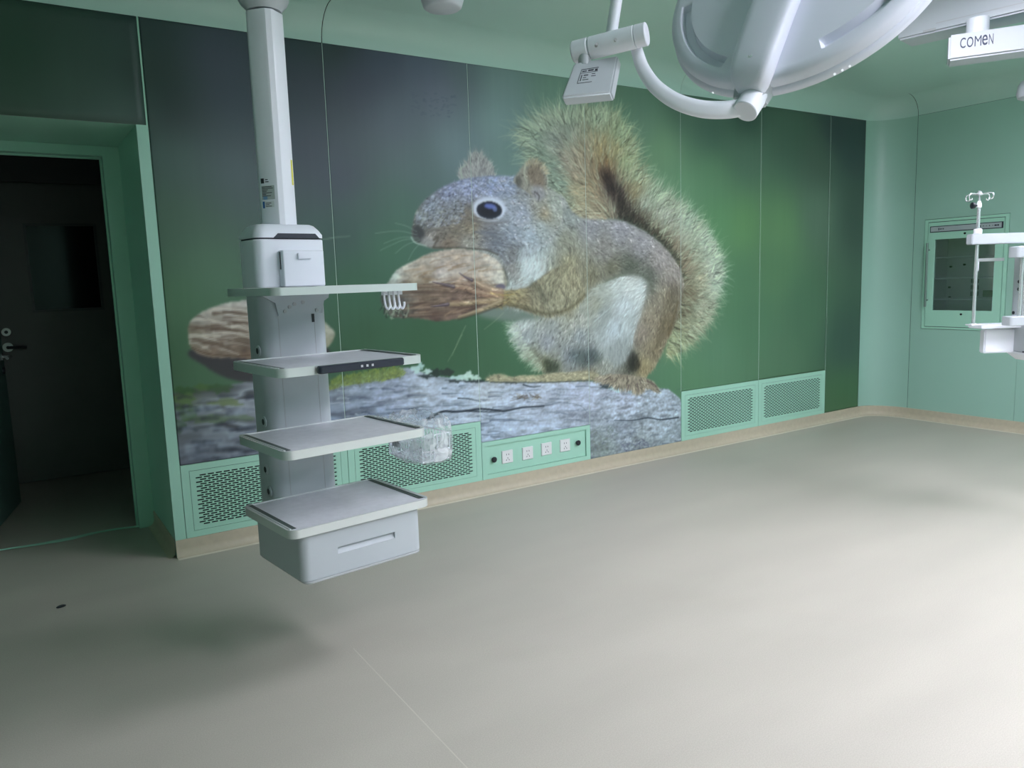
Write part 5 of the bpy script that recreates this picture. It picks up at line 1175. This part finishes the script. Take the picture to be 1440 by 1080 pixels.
# vertical chrome rods with white clamps
for px in (1435, 1441): 
    x, _ = at2(px, 410, -.05); z0, z1 = at2(1437, 447, -.05)[1], at2(1437, 362, -.05)[1]; mb = MB(); mb.cyl((x, -.05, z0), (x, -.05, z1), .0085, 14); p2b(mb, 'guide_rod', CHROME, smooth=40)
x0c = at2(1431, 360, -.075)[0]
for py0, py1, dx in ((346, 362, 0), (445, 458, -.018)):
    z0, z1 = at2(1436, py1, -.075)[1], at2(1436, py0, -.075)[1]; mb = MB(); mb.rprism(x0c+dx, x0c+.11, -.078, .002, z0, z1, .015, .003, 5); p2b(mb, 'clamp', WHITE_DIM, smooth=35)
beam = bx2(1367, 1440, 329, 344, -.03, .02, 'rail_beam', WHITE_DIM, x1=cx0+.12)
bx2(1376, 1428, 363.5, 368, .27, .285, 'rear_rail', ALU, bev=.001, x1=cx0+.05)
bx2(1374, 1377, 364, 381, .27, .285, 'rail_hook', WHITE, bev=.001)
tray = bx2(1381, 1420, 457, 463, .04, .16, 'tray', WHITE, x1=cx0+.02)
bx2(1384.5, 1420, 464, 497, .09, .135, 'drawer_box', WHITE, bev=.006, x1=cx0+.01)
mb = MB(); x, z = at2(1370, 456, -.01); xb, _ = at2(1380, 460, -.01); mb.box(x-.03, xb+.02, -.035, .02, z-.006, z); p2b(mb, 'pole_bracket', STEEL, bevel=.001)
# overhead arms
def arm(pA, pB, z0, z1, wdt, name, m, ext=1.25):
    a = hit(*pA, 2, z0); b_ = hit(*pB, 2, z0); d = b_-a; L = np.linalg.norm(d); d /= L; b_ = a+d*L*ext; n = np.array([-d[1], d[0], 0]); 
    if n @ CAM_F < 0: n = -n
    q = []
    for z in (z0, z1):
        for p, k in ((a, 0), (b_, 0), (b_, 1), (a, 1)): w = p+n*wdt*k; q.append((w[0], w[1], z))
    mb = MB(); mb.hexa(q); mb.v = [tuple(np.array(((np.array(p)-og) @ ex, (np.array(p)-og) @ ey, p[2]-og[2]))) for p in mb.v]
    o = mb.build(name, m, p2, bevel=.010, smooth=40); return o, a, b_, d, n
ZA0, ZA1 = 2.43, 2.555
lowarm, a0_, b0_, d0_, n0_ = arm((1333, 85.5), (1440, 71), ZA0, ZA1, .16, 'lower_arm', WHITE_DIM, 1.6)
uparm, a1_, b1_, d1_, n1_ = arm((1262, 57), (1440, 16), 2.62, 2.80, .20, 'upper_arm', WHITE_DIM, 1.7)
# slit and thin grey line on the upper arm
def on_arm(a, d, n, s, z, h=.0012): return a+d*s-n*h+np.array([0, 0, z-a[2]])
def strip_on(a, d, n, s0, s1, z0, z1, m, name, parent):
    q = [on_arm(a, d, n, s0, z0), on_arm(a, d, n, s1, z0), on_arm(a, d, n, s1, z1), on_arm(a, d, n, s0, z1)]
    mb = MB(); mb.add(q, [(0, 1, 2, 3)]); mb.v = [((np.array(p)-og) @ ex, (np.array(p)-og) @ ey, p[2]-og[2]) for p in mb.v]; return mb.build(name, m, parent, fix=False)
def s_of(px, py, a, d, n):
    r = ray(px, py); t = ((a-CAM_C) @ n)/(r @ n); P = CAM_C+t*r; return float((P-a) @ d), float(P[2])
sA, zA = s_of(1298, 46, a1_, d1_, n1_); sB, _ = s_of(1316, 42, a1_, d1_, n1_)
strip_on(a1_, d1_, n1_, sA, sB, 2.629, 2.641, GREYP, 'slit', uparm)
sA, zA = s_of(1316, 36, a1_, d1_, n1_); sB, zB = s_of(1440, 0, a1_, d1_, n1_)
strip_on(a1_, d1_, n1_, sA, sB, (zA+zB)/2-.002, (zA+zB)/2+.002, GREYP, 'seam', uparm)
# lettering on the lower arm
s0, zt0 = s_of(1350, 65, a0_, d0_, n0_); s1, zt1 = s_of(1397, 54.5, a0_, d0_, n0_)
tz = s_of(1372, 63.5, a0_, d0_, n0_)[1]; ink = mat('lettering_blue', (.035, .05, .09), rough=.5)
for ch, u0, u1 in (('C', 0, .17), ('O', .205, .40), ('M', .44, .645), ('e', .665, .83), ('N', .865, 1.0)):
    me = text_mesh(ch, .08, bold=0.0 if ch in 'MN' else .0006); co = np.array([v.co[:] for v in me.vertices]); lo = co.min(0); wd_ = np.ptp(co[:, 0]); hg = np.ptp(co[:, 1])
    for v in me.vertices:
        s_, h_ = s0+(s1-s0)*(u0+(u1-u0)*(v.co[0]-lo[0])/wd_), tz-.006+.050*(v.co[1]-lo[1])/hg
        P = on_arm(a0_, d0_, n0_, s_, h_, .0008-v.co[2]*.5); q = P-og; v.co = (q @ ex, q @ ey, q[2])
    me.materials.append(ink); o = bpy.data.objects.new('letter', me); scene.collection.objects.link(o); o.parent = lowarm
tag(lowarm, 'white arm lettered COMEN in dark blue')
# bearing between the arms, dark swivel shadow plate, hub over the column
sj, _ = s_of(1376, 50, a0_, d0_, n0_); pj = on_arm(a0_, d0_, n0_, sj, ZA1-.01, -.08)
mb = MB(); mb.cyl(pj, (pj[0], pj[1], 2.635), .052, 28, ch=.003); mb.v = [((np.array(p)-og) @ ex, (np.array(p)-og) @ ey, p[2]-og[2]) for p in mb.v]; mb.build('arm_bearing', WHITE, p2, smooth=40)
hx = at2(1468, 127, .1)[0]; mb = MB(); zq = at2(1440, 137, .1)[1]
mb.lathe([(.075, 0), (.100, .010), (.105, .03), (.100, .075), (.085, .095), (.002, .096)], (hx, .13, zq), (0, 0, 1), 28); p2b(mb, 'column_hub', WHITE_DIM, smooth=40)
pe = a1_+d1_*np.linalg.norm(b1_-a1_)*.9+n1_*.1
mb = MB(); mb.cyl((pe[0], pe[1], 2.79), (pe[0], pe[1], CEIL-.001), .12, 28); mb.v = [((np.array(p)-og) @ ex, (np.array(p)-og) @ ey, p[2]-og[2]) for p in mb.v]; mb.build('ceiling_mount', WHITE, p2, smooth=40)

# ---------------------------------------------------------------- infusion pole on the tray
xi, zi0 = at2(1368.5, 457, -.01); zi1 = at2(1377, 288, -.01)[1]
ib = og+ex*xi+ey*-.01; ib[2] = zi0
iv = thing('infusion_pole', 'slim chrome infusion pole with four hooks in front of the cabinet', 'infusion pole', ib, P2A)
def ivb(mb, name, m, **k): return mb.build(name, m, iv, smooth=40, **k)
H_ = zi1-zi0
mb = MB(); mb.cyl((0, 0, 0), (0, 0, H_), .0085, 16); ivb(mb, 'pole', CHROME)
mb = MB(); mb.cyl((0, 0, H_), (0, 0, H_+.052), .0052, 12); ivb(mb, 'inner_rod', CHROME)
mb = MB(); mb.lathe([(.012, -.014), (.013, 0), (.010, .012), (.006, .02)], (0, 0, H_), (0, 0, 1), 16); ivb(mb, 'collar', PLAST)
mb = MB(); mb.tube([(-.008, 0, H_-.003), (-.024, 0, H_-.003)], .005); mb.lathe([(.008, 0), (.016, .004), (.017, .016), (.008, .022), (.001, .023)], (-.022, 0, H_-.003), (-1, 0, 0), 12); ivb(mb, 'knob', BLACK)
mb = MB(); mb.lathe([(.004, 0), (.018, .002), (.018, .010), (.010, .016), (.010, .024), (.002, .026)], (0, 0, H_+.046), (0, 0, 1), 16); ivb(mb, 'hook_hub', CHROME)
for k in range(4):
    a = math.radians(20+90*k); ca_, sa_ = math.cos(a), math.sin(a); z = H_+.054
    pts = [(.012, z), (.05, z+.002), (.068, z), (.076, z-.010), (.072, z-.026), (.060, z-.030), (.052, z-.022)]
    mb = MB(); mb.tube(spline([(r*ca_, r*sa_, zz) for r, zz in pts], 5), .0030, n=8); ivb(mb, 'hook', CHROME)
mb = MB(); zcl = at2(1375, 328, -.01)[1]-zi0; mb.cyl((0, 0, zcl-.005), (0, 0, zcl+.022), .020, 18, ch=.003); ivb(mb, 'clamp_ring', PLAST)
mb = MB(); mb.cyl((0, 0, -.004), (0, 0, .008), .016, 16, ch=.002); ivb(mb, 'foot', STEEL)

# ---------------------------------------------------------------- end of another ceiling arm at the top edge
k0 = dep(622.5, 13, 3.0)
arm3 = thing('lamp_arm', 'underside of a white ceiling arm at the top picture edge', 'ceiling arm', k0)
mb = MB(); mb.lathe([(.002, 0), (.066, .0), (.074, .006), (.082, .03), (.088, .07), (.088, .12), (.07, .13), (.002, .13)], k0, (0, 0, 1), 32); part(mb, 'arm_end', WHITE_DIM, arm3, smooth=40)
mb = MB(); mb.cyl(k0+np.array([0, 0, .12]), (k0[0], k0[1], CEIL-.001), .035, 20); part(mb, 'drop_tube', WHITE, arm3, smooth=40)
mb = MB(); mb.cyl((k0[0], k0[1], CEIL-.03), (k0[0], k0[1], CEIL-.0008), .09, 28); part(mb, 'ceiling_plate', WHITE, arm3, smooth=40)
